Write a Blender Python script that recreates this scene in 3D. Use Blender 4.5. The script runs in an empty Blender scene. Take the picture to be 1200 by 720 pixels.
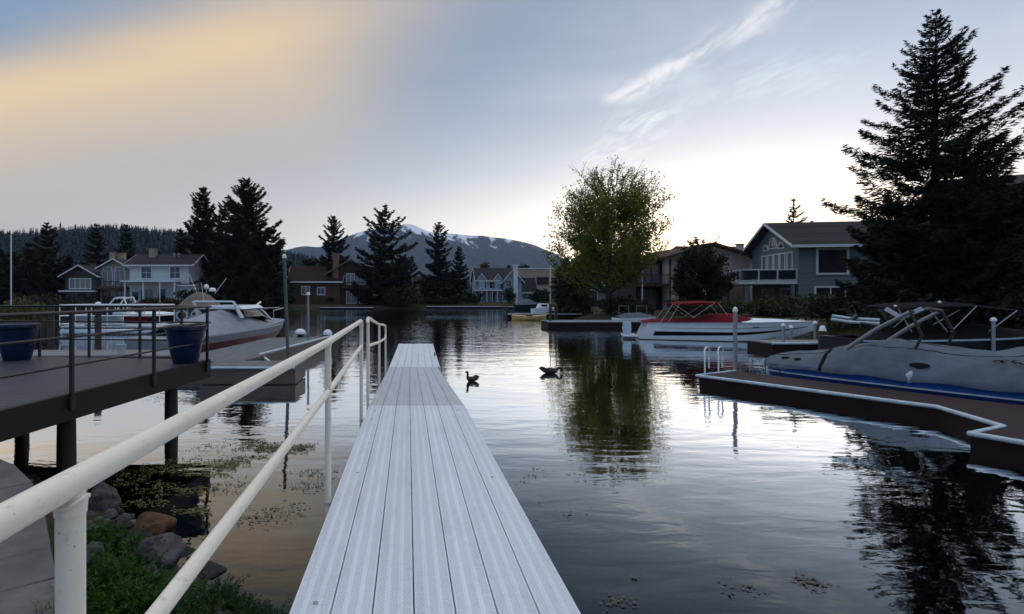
import bpy, bmesh, math, random
import numpy as np
from mathutils import Vector, Matrix, noise

random.seed(7)
R = math.radians
scene = bpy.context.scene
COL = scene.collection
ZC, F, X0, HY = 2.25, 600.0, 478.0, 347.0      # eye height (m), focal length, axis and horizon of the view


def gx(px, Y):
    return (px - X0) / F * Y


def hz(py, Y):
    return ZC - (py - HY) / F * Y


# ------------------------------------------------------------------ materials
def nd(nt, kind, **kw):
    n = nt.nodes.new(kind)
    for k, v in kw.items():
        if k.startswith('i_'):
            key = k[2:]
            key = int(key) if key.isdigit() else key.replace('_', ' ')
            n.inputs[key].default_value = v
        else:
            setattr(n, k, v)
    return n


def math_(nt, op, a, b=None, c=None, clamp=False):
    n = nt.nodes.new('ShaderNodeMath')
    n.operation = op
    n.use_clamp = clamp
    for i, v in enumerate((a, b, c)):
        if v is None:
            continue
        if isinstance(v, (int, float)):
            n.inputs[i].default_value = v
        else:
            nt.links.new(v, n.inputs[i])
    return n.outputs[0]


def mixc(nt, fac, a, b, blend='MIX'):
    n = nt.nodes.new('ShaderNodeMix')
    n.data_type = 'RGBA'
    n.blend_type = blend
    for idx, v in ((0, fac), (6, a), (7, b)):
        if isinstance(v, (int, float)):
            n.inputs[idx].default_value = v
        elif isinstance(v, tuple):
            n.inputs[idx].default_value = v if len(v) == 4 else v + (1,)
        else:
            nt.links.new(v, n.inputs[idx])
    return n.outputs[2]


def ramp(nt, fac, stops, interp='LINEAR'):
    n = nt.nodes.new('ShaderNodeValToRGB')
    n.color_ramp.interpolation = interp
    el = n.color_ramp.elements
    while len(el) < len(stops):
        el.new(0.5)
    for e, (p, c) in zip(el, stops):
        e.position = p
        e.color = (c, c, c, 1) if isinstance(c, (int, float)) else tuple(c) + (1,)
    nt.links.new(fac, n.inputs[0])
    return n.outputs[0]


def smooth(nt, v, a, b):
    n = nt.nodes.new('ShaderNodeMapRange')
    n.interpolation_type = 'SMOOTHSTEP'
    nt.links.new(v, n.inputs[0])
    n.inputs[1].default_value = a
    n.inputs[2].default_value = b
    return n.outputs[0]


def new_mat(name):
    m = bpy.data.materials.new(name)
    m.use_nodes = True
    nt = m.node_tree
    nt.nodes.clear()
    out = nt.nodes.new('ShaderNodeOutputMaterial')
    bs = nt.nodes.new('ShaderNodeBsdfPrincipled')
    nt.links.new(bs.outputs[0], out.inputs[0])
    return m, nt, bs, out


def mat(name, col, rough=0.6, var=0.25, scale=3.0, bump=0.0, bscale=40.0, metal=0.0, spec=0.5, stretch=(1, 1, 1),
        col2=None, coat=0.0):
    """Painted / weathered surface: base colour broken by two scales of noise, matching roughness changes."""
    m, nt, bs, out = new_mat(name)
    tc = nt.nodes.new('ShaderNodeTexCoord')
    mp = nd(nt, 'ShaderNodeMapping')
    mp.inputs['Scale'].default_value = stretch
    nt.links.new(tc.outputs['Object'], mp.inputs[0])
    n1 = nd(nt, 'ShaderNodeTexNoise', i_Scale=scale, i_Detail=6.0, i_Roughness=0.62)
    nt.links.new(mp.outputs[0], n1.inputs['Vector'])
    lo = tuple(c * (1 - var) for c in col)
    hi = tuple(min(1, c * (1 + var * .7)) for c in (col2 or col))
    c = ramp(nt, n1.outputs[0], [(0.3, lo), (0.7, hi)])
    nt.links.new(c, bs.inputs['Base Color'])
    r = nd(nt, 'ShaderNodeMapRange', i_1=.3, i_2=.7, i_3=max(0, rough - .08), i_4=min(1, rough + .1))
    nt.links.new(n1.outputs[0], r.inputs[0])
    nt.links.new(r.outputs[0], bs.inputs['Roughness'])
    bs.inputs['Metallic'].default_value = metal
    bs.inputs['Specular IOR Level'].default_value = spec
    bs.inputs['Coat Weight'].default_value = coat
    bs.inputs['Coat Roughness'].default_value = .08
    if bump:
        n2 = nd(nt, 'ShaderNodeTexNoise', i_Scale=bscale, i_Detail=4.0)
        nt.links.new(mp.outputs[0], n2.inputs['Vector'])
        b = nd(nt, 'ShaderNodeBump', i_Strength=1.0, i_Distance=bump)
        nt.links.new(n2.outputs[0], b.inputs['Height'])
        nt.links.new(b.outputs[0], bs.inputs['Normal'])
    return m


def board_mat(name, col, axis, pitch, rough=.6, var=.3, gap=.1, depth=.006):
    """Boards / clapboard: darker joint lines and a bump step across one axis, tone changing from board to board."""
    m, nt, bs, out = new_mat(name)
    tc = nt.nodes.new('ShaderNodeTexCoord')
    sp = nt.nodes.new('ShaderNodeSeparateXYZ')
    nt.links.new(tc.outputs['Object'], sp.inputs[0])
    v = math_(nt, 'DIVIDE', sp.outputs[axis], pitch)
    fr = math_(nt, 'FRACT', v)
    fl = math_(nt, 'FLOOR', v)
    wn = nd(nt, 'ShaderNodeTexWhiteNoise', noise_dimensions='1D')
    nt.links.new(fl, wn.inputs['W'])
    n1 = nd(nt, 'ShaderNodeTexNoise', i_Scale=4.0, i_Detail=6.0)
    nt.links.new(tc.outputs['Object'], n1.inputs['Vector'])
    f = math_(nt, 'ADD', math_(nt, 'MULTIPLY', wn.outputs[0], .5), math_(nt, 'MULTIPLY', n1.outputs[0], .5))
    c = ramp(nt, f, [(0.2, tuple(x * (1 - var) for x in col)), (0.8, tuple(min(1, x * (1 + var)) for x in col))])
    line = smooth(nt, fr, 0.0, gap)
    c = mixc(nt, math_(nt, 'MULTIPLY', math_(nt, 'SUBTRACT', 1.0, line), .6), c, tuple(x * .15 for x in col))
    nt.links.new(c, bs.inputs['Base Color'])
    bs.inputs['Roughness'].default_value = rough
    bs.inputs['Specular IOR Level'].default_value = .2
    b = nd(nt, 'ShaderNodeBump', i_Strength=1.0, i_Distance=depth)
    nt.links.new(math_(nt, 'ADD', line, math_(nt, 'MULTIPLY', n1.outputs[0], .25)), b.inputs['Height'])
    nt.links.new(b.outputs[0], bs.inputs['Normal'])
    return m


def leaf_mat(name, a, b, transl=.35):
    """Foliage: colour differs from leaf to leaf, some light passes through."""
    m, nt, bs, out = new_mat(name)
    g = nt.nodes.new('ShaderNodeNewGeometry')
    tc = nt.nodes.new('ShaderNodeTexCoord')
    n1 = nd(nt, 'ShaderNodeTexNoise', i_Scale=.55, i_Detail=3.0)
    nt.links.new(tc.outputs['Object'], n1.inputs['Vector'])
    f = math_(nt, 'ADD', math_(nt, 'MULTIPLY', g.outputs['Random Per Island'], .55),
              math_(nt, 'MULTIPLY', n1.outputs[0], .45))
    c = ramp(nt, f, [(0.15, a), (0.85, b)])
    nt.links.new(c, bs.inputs['Base Color'])
    bs.inputs['Roughness'].default_value = .6
    bs.inputs['Specular IOR Level'].default_value = .25
    t = nt.nodes.new('ShaderNodeBsdfTranslucent')
    nt.links.new(c, t.inputs[0])
    mx = nt.nodes.new('ShaderNodeMixShader')
    mx.inputs[0].default_value = transl
    nt.links.new(bs.outputs[0], mx.inputs[1])
    nt.links.new(t.outputs[0], mx.inputs[2])
    nt.links.new(mx.outputs[0], out.inputs[0])
    return m


# ------------------------------------------------------------------ objects
def link(o, parent=None):
    COL.objects.link(o)
    if parent is not None:
        o.parent = parent
    return o


def tag(o, label=None, cat=None, group=None, kind=None):
    if label:
        o['label'] = label
    if cat:
        o['category'] = cat
    if group:
        o['group'] = group
    if kind:
        o['kind'] = kind
    return o


def thing(name, label, cat, loc=(0, 0, 0), rz=0.0, group=None):
    o = bpy.data.objects.new(name, None)
    o.empty_display_size = .2
    o.location = loc
    o.rotation_euler = (0, 0, rz)
    link(o)
    return tag(o, label, cat, group)


def copy_tree(o, parent=None):
    c = o.copy()
    COL.objects.link(c)
    c.parent = parent
    for ch in list(o.children):
        copy_tree(ch, c)
    return c


class MB:
    """Collects shapes and links them as ONE mesh object."""

    def __init__(self):
        self.v, self.f = [], []
        self.M = None

    def add(self, vs, fs):
        n = len(self.v)
        if self.M is not None:
            vs = [tuple(self.M @ Vector(p)) for p in vs]
        self.v += [tuple(p) for p in vs]
        self.f += [tuple(i + n for i in f) for f in fs]
        return self

    def box(self, x0, x1, y0, y1, z0, z1):
        return self.add([(x0, y0, z0), (x1, y0, z0), (x1, y1, z0), (x0, y1, z0),
                         (x0, y0, z1), (x1, y0, z1), (x1, y1, z1), (x0, y1, z1)],
                        [(0, 3, 2, 1), (4, 5, 6, 7), (0, 1, 5, 4), (1, 2, 6, 5), (2, 3, 7, 6), (3, 0, 4, 7)])

    def tube(self, pts, r, n=8):
        pts = [Vector(p) for p in pts]
        rs = r if isinstance(r, (list, tuple)) else [r] * len(pts)
        rings, up = [], None
        for i, p in enumerate(pts):
            d = (pts[min(i + 1, len(pts) - 1)] - pts[max(i - 1, 0)]).normalized()
            if up is None:
                up = d.orthogonal().normalized()
            up = (up - d * up.dot(d))
            up = up.normalized() if up.length > 1e-6 else d.orthogonal().normalized()
            s = d.cross(up)
            rings.append([p + (up * math.cos(2 * math.pi * k / n) + s * math.sin(2 * math.pi * k / n)) * rs[i]
                          for k in range(n)])
        return self.loft(rings)

    def loft(self, rings, cap=True, closed=True):
        n = len(rings[0])
        vs = [p for rg in rings for p in rg]
        fs = []
        for i in range(len(rings) - 1):
            for k in range(n if closed else n - 1):
                a, b = i * n + k, i * n + (k + 1) % n
                fs.append((a, b, b + n, a + n))
        if cap and closed:
            fs.append(tuple(range(n - 1, -1, -1)))
            fs.append(tuple((len(rings) - 1) * n + k for k in range(n)))
        return self.add(vs, fs)

    def lathe(self, prof, n=20, c=(0, 0, 0)):
        return self.loft([[(c[0] + r * math.cos(2 * math.pi * k / n), c[1] + r * math.sin(2 * math.pi * k / n), c[2] + z)
                           for k in range(n)] for r, z in prof])

    def ball(self, c, r, n=10, sz=1.0):
        return self.lathe([(max(.001, r * math.sin(math.pi * i / n)), -r * sz * math.cos(math.pi * i / n))
                           for i in range(n + 1)], 12, c)

    def prism(self, poly, z0, z1):
        n = len(poly)
        vs = [(x, y, z0) for x, y in poly] + [(x, y, z1) for x, y in poly]
        fs = [tuple(range(n - 1, -1, -1)), tuple(range(n, 2 * n))]
        fs += [(k, (k + 1) % n, n + (k + 1) % n, n + k) for k in range(n)]
        return self.add(vs, fs)

    def ext(self, poly, a0, a1, axis='x'):
        """Extrude a polygon given in (y,z) along x, or in (x,z) along y."""
        n = len(poly)
        if axis == 'x':
            vs = [(a0, u, w) for u, w in poly] + [(a1, u, w) for u, w in poly]
        else:
            vs = [(u, a0, w) for u, w in poly] + [(u, a1, w) for u, w in poly]
        fs = [tuple(range(n - 1, -1, -1)), tuple(range(n, 2 * n))]
        fs += [(k, (k + 1) % n, n + (k + 1) % n, n + k) for k in range(n)]
        return self.add(vs, fs)

    def bar(self, a, b, w, h=None):
        """Square bar from a to b."""
        a, b = Vector(a), Vector(b)
        h = h or w
        d = (b - a).normalized()
        s = d.cross(Vector((0, 0, 1)))
        s = s.normalized() if s.length > 1e-4 else Vector((1, 0, 0))
        u = s.cross(d)
        q = [(-1, -1), (1, -1), (1, 1), (-1, 1)]
        return self.loft([[p + s * i * w / 2 + u * j * h / 2 for i, j in q] for p in (a, b)])

    def build(self, name, m, parent=None, smooth_=None, bevel=0.0):
        me = bpy.data.meshes.new(name)
        me.from_pydata(self.v, [], self.f)
        bm = bmesh.new()
        bm.from_mesh(me)
        bmesh.ops.recalc_face_normals(bm, faces=bm.faces)
        bm.to_mesh(me)
        bm.free()
        me.materials.append(m)
        if smooth_:
            me.shade_smooth()
            me.set_sharp_from_angle(angle=R(smooth_))
        o = link(bpy.data.objects.new(name, me), parent)
        if bevel:
            b = o.modifiers.new('bevel', 'BEVEL')
            b.width = bevel
            b.segments = 2
            b.limit_method = 'ANGLE'
            b.angle_limit = R(35)
        return o


def cards(name, C, A, B, m, parent=None):
    """Many small diamond leaves as one mesh: centres C, half length A, half width B."""
    n = len(C)
    V = np.empty((n, 4, 3), np.float32)
    V[:, 0] = C - A
    V[:, 1] = C + B - .15 * A
    V[:, 2] = C + A
    V[:, 3] = C - B - .15 * A
    me = bpy.data.meshes.new(name)
    me.vertices.add(n * 4)
    me.vertices.foreach_set('co', V.ravel())
    me.loops.add(n * 4)
    me.loops.foreach_set('vertex_index', np.arange(n * 4, dtype=np.int32))
    me.polygons.add(n)
    me.polygons.foreach_set('loop_start', np.arange(n, dtype=np.int32) * 4)
    me.update(calc_edges=True)
    me.materials.append(m)
    return link(bpy.data.objects.new(name, me), parent)


def unit(a):
    return a / np.maximum(1e-6, np.linalg.norm(a, axis=1, keepdims=True))
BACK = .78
HAZE = 0.00012
# ------------------------------------------------------------------ palette
WHITE = mat('white_paint', (.74, .75, .76), .38, .10, 6, .0006, 60)
PVC = mat('white_vinyl', (.44, .52, .58), .4, .2, 5, spec=.3)
GEL = mat('white_gelcoat', (.74, .80, .84), .18, .05, 2, coat=.3)
NAVY = mat('navy_stripe', (.006, .008, .016), .35, .1, spec=.3)
REDC = mat('red_canvas', (.13, .007, .013), .85, .25, 8, .002, 30, spec=.1)
REDH = mat('red_antifouling', (.11, .008, .012), .5, .3, 4)
BLUEH = mat('blue_gelcoat', (.02, .07, .28), .22, .12, 2, coat=.3)
BLUEP = mat('blue_glaze', (.006, .013, .055), .3, .3, 5, .002, 20)
TARP = mat('grey_tarp', (.10, .126, .155), .8, .30, 2.0, .004, 9, spec=.15)
COVER = mat('white_cover', (.26, .275, .31), .75, .2, 2.5, .004, 8, spec=.2)
TAUPE = mat('taupe_canvas', (.10, .078, .07), .8, .2, 5, .002, 30)
BLACKM = mat('black_metal', (.014, .014, .016), .45, .3, 8)
BLACKC = mat('black_canvas', (.008, .008, .009), .9, .3, 6, spec=.1)
RUBBER = mat('black_rubber', (.015, .015, .015), .6, .2, 10)
STEEL = mat('galvanised_steel', (.30, .32, .34), .42, .2, 12, metal=.6)
ALU = mat('polished_tube', (.6, .62, .64), .28, .1, 8, metal=.85)
TIMBER = mat('wet_timber', (.05, .035, .026), .75, .4, 6, .006, 18, stretch=(1, 1, .15))
GLASS = mat('window_glass', (.018, .022, .026), .06, .2, 2, spec=.8)
CURT = mat('window_with_drapes', (.17, .17, .18), .12, .45, 1.6, spec=.8, stretch=(6, 6, .2))
BARK = mat('bark', (.045, .032, .024), .9, .4, 5, .02, 14, stretch=(1, 1, .25))
SHINGLE = board_mat('dark_shingle', (.028, .027, .028), 2, .16, .85, .35, .2, .012)
SHINGLEB = board_mat('brown_shingle', (.075, .038, .028), 2, .16, .85, .3, .2, .012)
SHINGLER = board_mat('red_brown_shingle', (.032, .018, .015), 2, .16, .85, .3, .2, .012)
SIDEW = board_mat('white_clapboard', (.52, .55, .57), 2, .18, .6, .10, .12)
SIDEG = board_mat('grey_blue_clapboard', (.15, .175, .19), 2, .18, .6, .12, .12)
SIDET = board_mat('teal_clapboard', (.045, .12, .16), 2, .18, .6, .12, .12)
SIDEB = board_mat('pale_blue_clapboard', (.26, .34, .42), 2, .18, .6, .12, .12)
SIDEBR = board_mat('brown_vertical_siding', (.075, .043, .027), 0, .2, .7, .2, .1)
SIDERD = board_mat('dark_red_siding', (.06, .02, .016), 0, .2, .7, .2, .1)
SIDEDK = board_mat('dark_vertical_siding', (.02, .018, .016), 0, .22, .7, .2, .1)
STUCCO = mat('beige_stucco', (.55, .43, .39), .85, .10, 2, .004, 50)
STUCCOT = mat('tan_stucco', (.34, .28, .21), .85, .14, 2, .004, 50)
BRICK = mat('brick_chimney', (.19, .10, .075), .85, .3, 9, .01, 20)
TRIM = mat('pale_trim', (.62, .64, .66), .5, .1, 4)
TRIMD = mat('dark_trim', (.05, .04, .034), .6, .2, 4)
CONC = mat('concrete', (.12, .114, .112), .9, .34, 3.5, .004, 60, spec=.2)
TOWER = mat('grey_tower_tube', (.20, .21, .22), .35, .1, 8)
FRAMEB = mat('beige_tube', (.36, .33, .29), .45, .15, 6)
STEELD = mat('tarp_seam_cord', (.04, .05, .06), .8, .2, 8)
POLED = mat('dull_steel_pole', (.09, .10, .115), .5, .3, 10)
DOCKW = board_mat('weathered_dock_boards', (.20, .20, .20), 1, .14, .75, .2, .08)
DOCKG = board_mat('grey_dock_boards', (.11, .12, .135), 0, .14, .6, .2, .08)
DOCKR = board_mat('red_brown_dock_boards', (.024, .010, .011), 0, .14, .65, .22, .08)
DECKB = board_mat('composite_deck_boards', (.034, .038, .050), 1, .145, .5, .14, .07)
FASC = mat('brown_fascia', (.024, .020, .018), .6, .2, 4, .001, 40, spec=.2, stretch=(.3, .3, 3))
FASCD = mat('dark_dock_side', (.020, .009, .009), .7, .3, 4, .003, 20, spec=.15)
FASCT = mat('tan_dock_side', (.11, .08, .068), .6, .2, 4)
YELLOW = mat('yellow_kayak_plastic', (.50, .33, .11), .4, .15, 4)
DUCK = mat('dark_plumage', (.022, .017, .014), .7, .4, 14, .003, 60)
BILL = mat('duck_bill', (.02, .018, .014), .4, .2, 10)
ROCKG = mat('grey_granite', (.085, .083, .085), .92, .7, 9, .02, 18, spec=.15)
ROCKD = mat('dark_granite', (.035, .033, .032), .9, .6, 9, .02, 18, spec=.2)
ROCKO = mat('orange_brown_rock', (.10, .056, .033), .9, .6, 8, .02, 18, spec=.15)
DRY = leaf_mat('dry_grass', (.14, .10, .05), (.25, .18, .09))
FERN = leaf_mat('fresh_green_fronds', (.012, .040, .005), (.05, .12, .012), .4)
REED = leaf_mat('dark_green_blades', (.012, .035, .010), (.035, .08, .02), .3)
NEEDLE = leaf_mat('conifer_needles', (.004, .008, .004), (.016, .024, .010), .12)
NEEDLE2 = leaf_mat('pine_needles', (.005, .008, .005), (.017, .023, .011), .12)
LEAFY = leaf_mat('spring_leaves', (.08, .115, .014), (.26, .27, .045), .6)
LEAFD = leaf_mat('dark_leaves', (.010, .016, .007), (.030, .038, .015), .25)
LEAFH = leaf_mat('hedge_leaves', (.018, .024, .008), (.07, .07, .02), .3)
LEAFYL = leaf_mat('yellow_green_leaves', (.05, .055, .015), (.13, .12, .035), .4)
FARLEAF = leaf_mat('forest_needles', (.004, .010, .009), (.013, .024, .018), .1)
ALGAE = leaf_mat('floating_algae', (.05, .055, .018), (.17, .16, .055), .2)
WEED = leaf_mat('floating_twigs', (.05, .045, .03), (.20, .19, .15), .2)


def deck_vinyl(name, tone):
    m, nt, bs, out = new_mat(name)
    tc = nt.nodes.new('ShaderNodeTexCoord')
    sp = nt.nodes.new('ShaderNodeSeparateXYZ')
    nt.links.new(tc.outputs['Object'], sp.inputs[0])
    x, y = sp.outputs[0], sp.outputs[1]
    # raised anti-slip studs: staggered rows, in three bands on every board
    u = math_(nt, 'FRACT', math_(nt, 'DIVIDE', x, BOARD))
    band = math_(nt, 'PINGPONG', math_(nt, 'MULTIPLY', u, 3.0), .5)
    inb = smooth(nt, band, .17, .22)
    k = 2 * math.pi / .019
    sx = math_(nt, 'SINE', math_(nt, 'MULTIPLY', x, k))
    sy = math_(nt, 'SINE', math_(nt, 'MULTIPLY', y, k * .62))
    stud = smooth(nt, math_(nt, 'MULTIPLY', sx, sy), .15, .75)
    stud = math_(nt, 'MULTIPLY', stud, inb)
    n1 = nd(nt, 'ShaderNodeTexNoise', i_Scale=2.2, i_Detail=7.0, i_Roughness=.65)
    mp = nd(nt, 'ShaderNodeMapping')
    mp.inputs['Scale'].default_value = (4, .6, 1)
    nt.links.new(tc.outputs['Object'], mp.inputs[0])
    nt.links.new(mp.outputs[0], n1.inputs['Vector'])
    n2 = nd(nt, 'ShaderNodeTexNoise', i_Scale=26.0, i_Detail=5.0)
    nt.links.new(tc.outputs['Object'], n2.inputs['Vector'])
    f = math_(nt, 'ADD', math_(nt, 'MULTIPLY', n1.outputs[0], .7), math_(nt, 'MULTIPLY', n2.outputs[0], .3))
    c = ramp(nt, f, [(.28, (.55, .575, .61)), (.5, (.70, .735, .77)), (.75, (.77, .795, .82))])
    # grime sits between the studs
    hollow = math_(nt, 'MULTIPLY', math_(nt, 'SUBTRACT', 1.0, smooth(nt, math_(nt, 'MULTIPLY', sx, sy), .0, .6)), inb)
    c = mixc(nt, math_(nt, 'MULTIPLY', hollow, .30), c, (.36, .38, .40))
    # specks of dirt and scuffs
    vo = nd(nt, 'ShaderNodeTexVoronoi', i_Scale=9.0)
    nt.links.new(tc.outputs['Object'], vo.inputs['Vector'])
    spot = math_(nt, 'SUBTRACT', 1.0, smooth(nt, vo.outputs['Distance'], .03, .07))
    spot = math_(nt, 'MULTIPLY', spot, smooth(nt, n1.outputs[0], .55, .62))
    c = mixc(nt, math_(nt, 'MULTIPLY', spot, .6), c, (.15, .14, .12))
    fl = math_(nt, 'FLOOR', math_(nt, 'DIVIDE', x, BOARD))
    wn = nd(nt, 'ShaderNodeTexWhiteNoise', noise_dimensions='1D')
    nt.links.new(fl, wn.inputs['W'])
    c = mixc(nt, math_(nt, 'MULTIPLY', wn.outputs[0], .18), c, (.46, .48, .50))
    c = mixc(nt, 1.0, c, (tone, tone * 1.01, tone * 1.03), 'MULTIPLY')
    nt.links.new(c, bs.inputs['Base Color'])
    rr = nd(nt, 'ShaderNodeMapRange', i_1=.3, i_2=.7, i_3=.34, i_4=.55)
    nt.links.new(n2.outputs[0], rr.inputs[0])
    nt.links.new(rr.outputs[0], bs.inputs['Roughness'])
    b = nd(nt, 'ShaderNodeBump', i_Strength=1.0, i_Distance=.003)
    nt.links.new(stud, b.inputs['Height'])
    nt.links.new(b.outputs[0], bs.inputs['Normal'])
    return m


BOARD = 1.22 / 7
TREAD = deck_vinyl('pale_tread_boards', 1.0)
TREADR = deck_vinyl('shaded_blue_grey_boards', .74)  # same boards multiplied darker: shade of the tilted ramp put into the colour


def rail_paint():
    m, nt, bs, out = new_mat('rail_paint')
    tc = nt.nodes.new('ShaderNodeTexCoord')
    def nz(sc, det=5.0, rough=.6):
        n = nd(nt, 'ShaderNodeTexNoise', i_Scale=sc, i_Detail=det, i_Roughness=rough)
        nt.links.new(tc.outputs['Object'], n.inputs['Vector'])
        return n.outputs[0]
    n1, n2, n3 = nz(3.0), nz(34.0), nz(110.0, 3.0)
    c = ramp(nt, n1, [(.3, (.78, .70, .58)), (.7, (.88, .80, .68))])
    c = mixc(nt, math_(nt, 'MULTIPLY', smooth(nt, n2, .58, .72), .45), c, (.42, .36, .29))
    chip = math_(nt, 'MULTIPLY', smooth(nt, n3, .69, .72), smooth(nt, n1, .42, .56))
    c = mixc(nt, math_(nt, 'MULTIPLY', chip, .8), c, (.16, .085, .05))
    nt.links.new(c, bs.inputs['Base Color'])
    r = nd(nt, 'ShaderNodeMapRange', i_1=.3, i_2=.7, i_3=.28, i_4=.55)
    nt.links.new(n2, r.inputs[0])
    nt.links.new(r.outputs[0], bs.inputs['Roughness'])
    b = nd(nt, 'ShaderNodeBump', i_Strength=1.0, i_Distance=.0007)
    nt.links.new(math_(nt, 'SUBTRACT', n2, chip), b.inputs['Height'])
    nt.links.new(b.outputs[0], bs.inputs['Normal'])
    return m


RAIL = rail_paint()
# ------------------------------------------------------------------ the lake, its bed and its banks
LAKE = np.array([(.5, 2.7), (-.35, 3.1), (-.95, 3.55), (-2.0, 4.35), (-3.2, 5.5), (-4.7, 6.4), (-7.5, 7.5), (-13, 9), (-22, 14),
                 (-29, 26), (-40, 50), (-60, 72), (-74, 80), (-43, 83), (-12, 90), (14, 95), (29, 93), (26.5, 85),
                 (23.5, 62), (15.8, 49), (15.3, 43), (19.8, 38.5), (23.4, 34), (23.6, 26), (22.5, 20), (20.5, 13),
                 (17, 5), (13, -2), (8, -1), (3.4, 1.7)])


def lake_dist(x, y):
    """Signed distance to the waterline, positive on land."""
    p = np.stack([x, y], -1)
    best = np.full(x.shape, 1e9)
    inside = np.zeros(x.shape, bool)
    n = len(LAKE)
    for i in range(n):
        a, b = LAKE[i], LAKE[(i + 1) % n]
        ab = b - a
        t = np.clip(((p - a) @ ab) / (ab @ ab), 0, 1)
        d = np.linalg.norm(p - a - t[..., None] * ab, axis=-1)
        best = np.minimum(best, d)
        cond = ((a[1] > y) != (b[1] > y))
        xs = (b[0] - a[0]) * (y - a[1]) / (b[1] - a[1] + 1e-12) + a[0]
        inside ^= cond & (x < xs)
    return np.where(inside, -best, best)


def ground_z(x, y):
    x, y = np.asarray(x, float), np.asarray(y, float)
    d = lake_dist(x, y)
    wob = .05 * np.sin(3.1 * x + 1.7 * y) * np.sin(2.3 * y - 1.1 * x) + .03 * np.sin(7.3 * x) * np.sin(6.1 * y + 1)
    land = .68 * (1 - np.exp(-np.maximum(d, 0) / 1.1)) + np.clip(.03 * (d - 6), 0, 2.0) + wob * np.clip(d / .4, 0, 1) * np.exp(-np.maximum(d, 0) / 3)
    bed = -.75 * (1 - np.exp(np.minimum(d, 0) / 1.6)) + np.clip(.07 * d, -2.2, 0) + wob * np.clip(-d / .4, 0, 1)
    return np.where(d > 0, land, bed)


def sheet(name, xs, ys, zf, m, kind):
    X, Y = np.meshgrid(xs, ys)
    Z = zf(X, Y)
    nx, ny = len(xs), len(ys)
    me = bpy.data.meshes.new(name)
    V = np.stack([X, Y, Z], -1).reshape(-1, 3).astype(np.float32)
    i = np.arange(nx * ny).reshape(ny, nx)
    Q = np.stack([i[:-1, :-1], i[:-1, 1:], i[1:, 1:], i[1:, :-1]], -1).reshape(-1, 4).astype(np.int32)
    me.vertices.add(len(V))
    me.vertices.foreach_set('co', V.ravel())
    me.loops.add(Q.size)
    me.loops.foreach_set('vertex_index', Q.ravel())
    me.polygons.add(len(Q))
    me.polygons.foreach_set('loop_start', np.arange(len(Q), dtype=np.int32) * 4)
    me.update(calc_edges=True)
    me.shade_smooth()
    me.materials.append(m)
    return tag(link(bpy.data.objects.new(name, me)), kind=kind)


def steps(*segs):
    out = []
    for a, b, s in segs:
        out += list(np.arange(a, b, s))
    return np.array(out + [segs[-1][1]])


def ground_mat():
    m, nt, bs, out = new_mat('lakeside_ground')
    tc = nt.nodes.new('ShaderNodeTexCoord')
    sp = nt.nodes.new('ShaderNodeSeparateXYZ')
    nt.links.new(tc.outputs['Object'], sp.inputs[0])
    n1 = nd(nt, 'ShaderNodeTexNoise', i_Scale=.6, i_Detail=7.0)
    n2 = nd(nt, 'ShaderNodeTexNoise', i_Scale=9.0, i_Detail=6.0, i_Roughness=.7)
    vo = nd(nt, 'ShaderNodeTexVoronoi', i_Scale=5.5)
    for n in (n1, n2, vo):
        nt.links.new(tc.outputs['Object'], n.inputs['Vector'])
    grass = ramp(nt, n2.outputs[0], [(.3, (.016, .024, .008)), (.7, (.05, .06, .018))])
    soil = ramp(nt, n2.outputs[0], [(.3, (.025, .018, .012)), (.7, (.08, .06, .04))])
    mud = ramp(nt, n2.outputs[0], [(.35, (.010, .009, .006)), (.55, (.030, .026, .015)), (.72, (.085, .072, .035))])
    stones = ramp(nt, vo.outputs['Color'], [(.2, (.02, .018, .015)), (.8, (.12, .11, .10))])
    mud = mixc(nt, smooth(nt, n1.outputs[0], .45, .6), mud, stones)
    land = mixc(nt, smooth(nt, n1.outputs[0], .42, .58), soil, grass)
    c = mixc(nt, smooth(nt, sp.outputs[2], -.02, .12), mud, land)
    nt.links.new(c, bs.inputs['Base Color'])
    bs.inputs['Roughness'].default_value = .95
    bs.inputs['Specular IOR Level'].default_value = .1
    b = nd(nt, 'ShaderNodeBump', i_Strength=1.0, i_Distance=.05)
    nt.links.new(math_(nt, 'ADD', n2.outputs[0], vo.outputs['Distance']), b.inputs['Height'])
    nt.links.new(b.outputs[0], bs.inputs['Normal'])
    return m


sheet('ground', steps((-2600, -200, 300), (-200, -30, 8), (-30, -8, .7), (-8, 4, .14), (4, 30, .7), (30, 200, 8), (200, 2600, 300)),
      steps((-250, -10, 40), (-10, -1, .6), (-1, 9, .14), (9, 60, 1.0), (60, 110, 2.5), (110, 400, 20), (400, 3400, 300)),
      ground_z, ground_mat(), 'structure')


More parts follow.
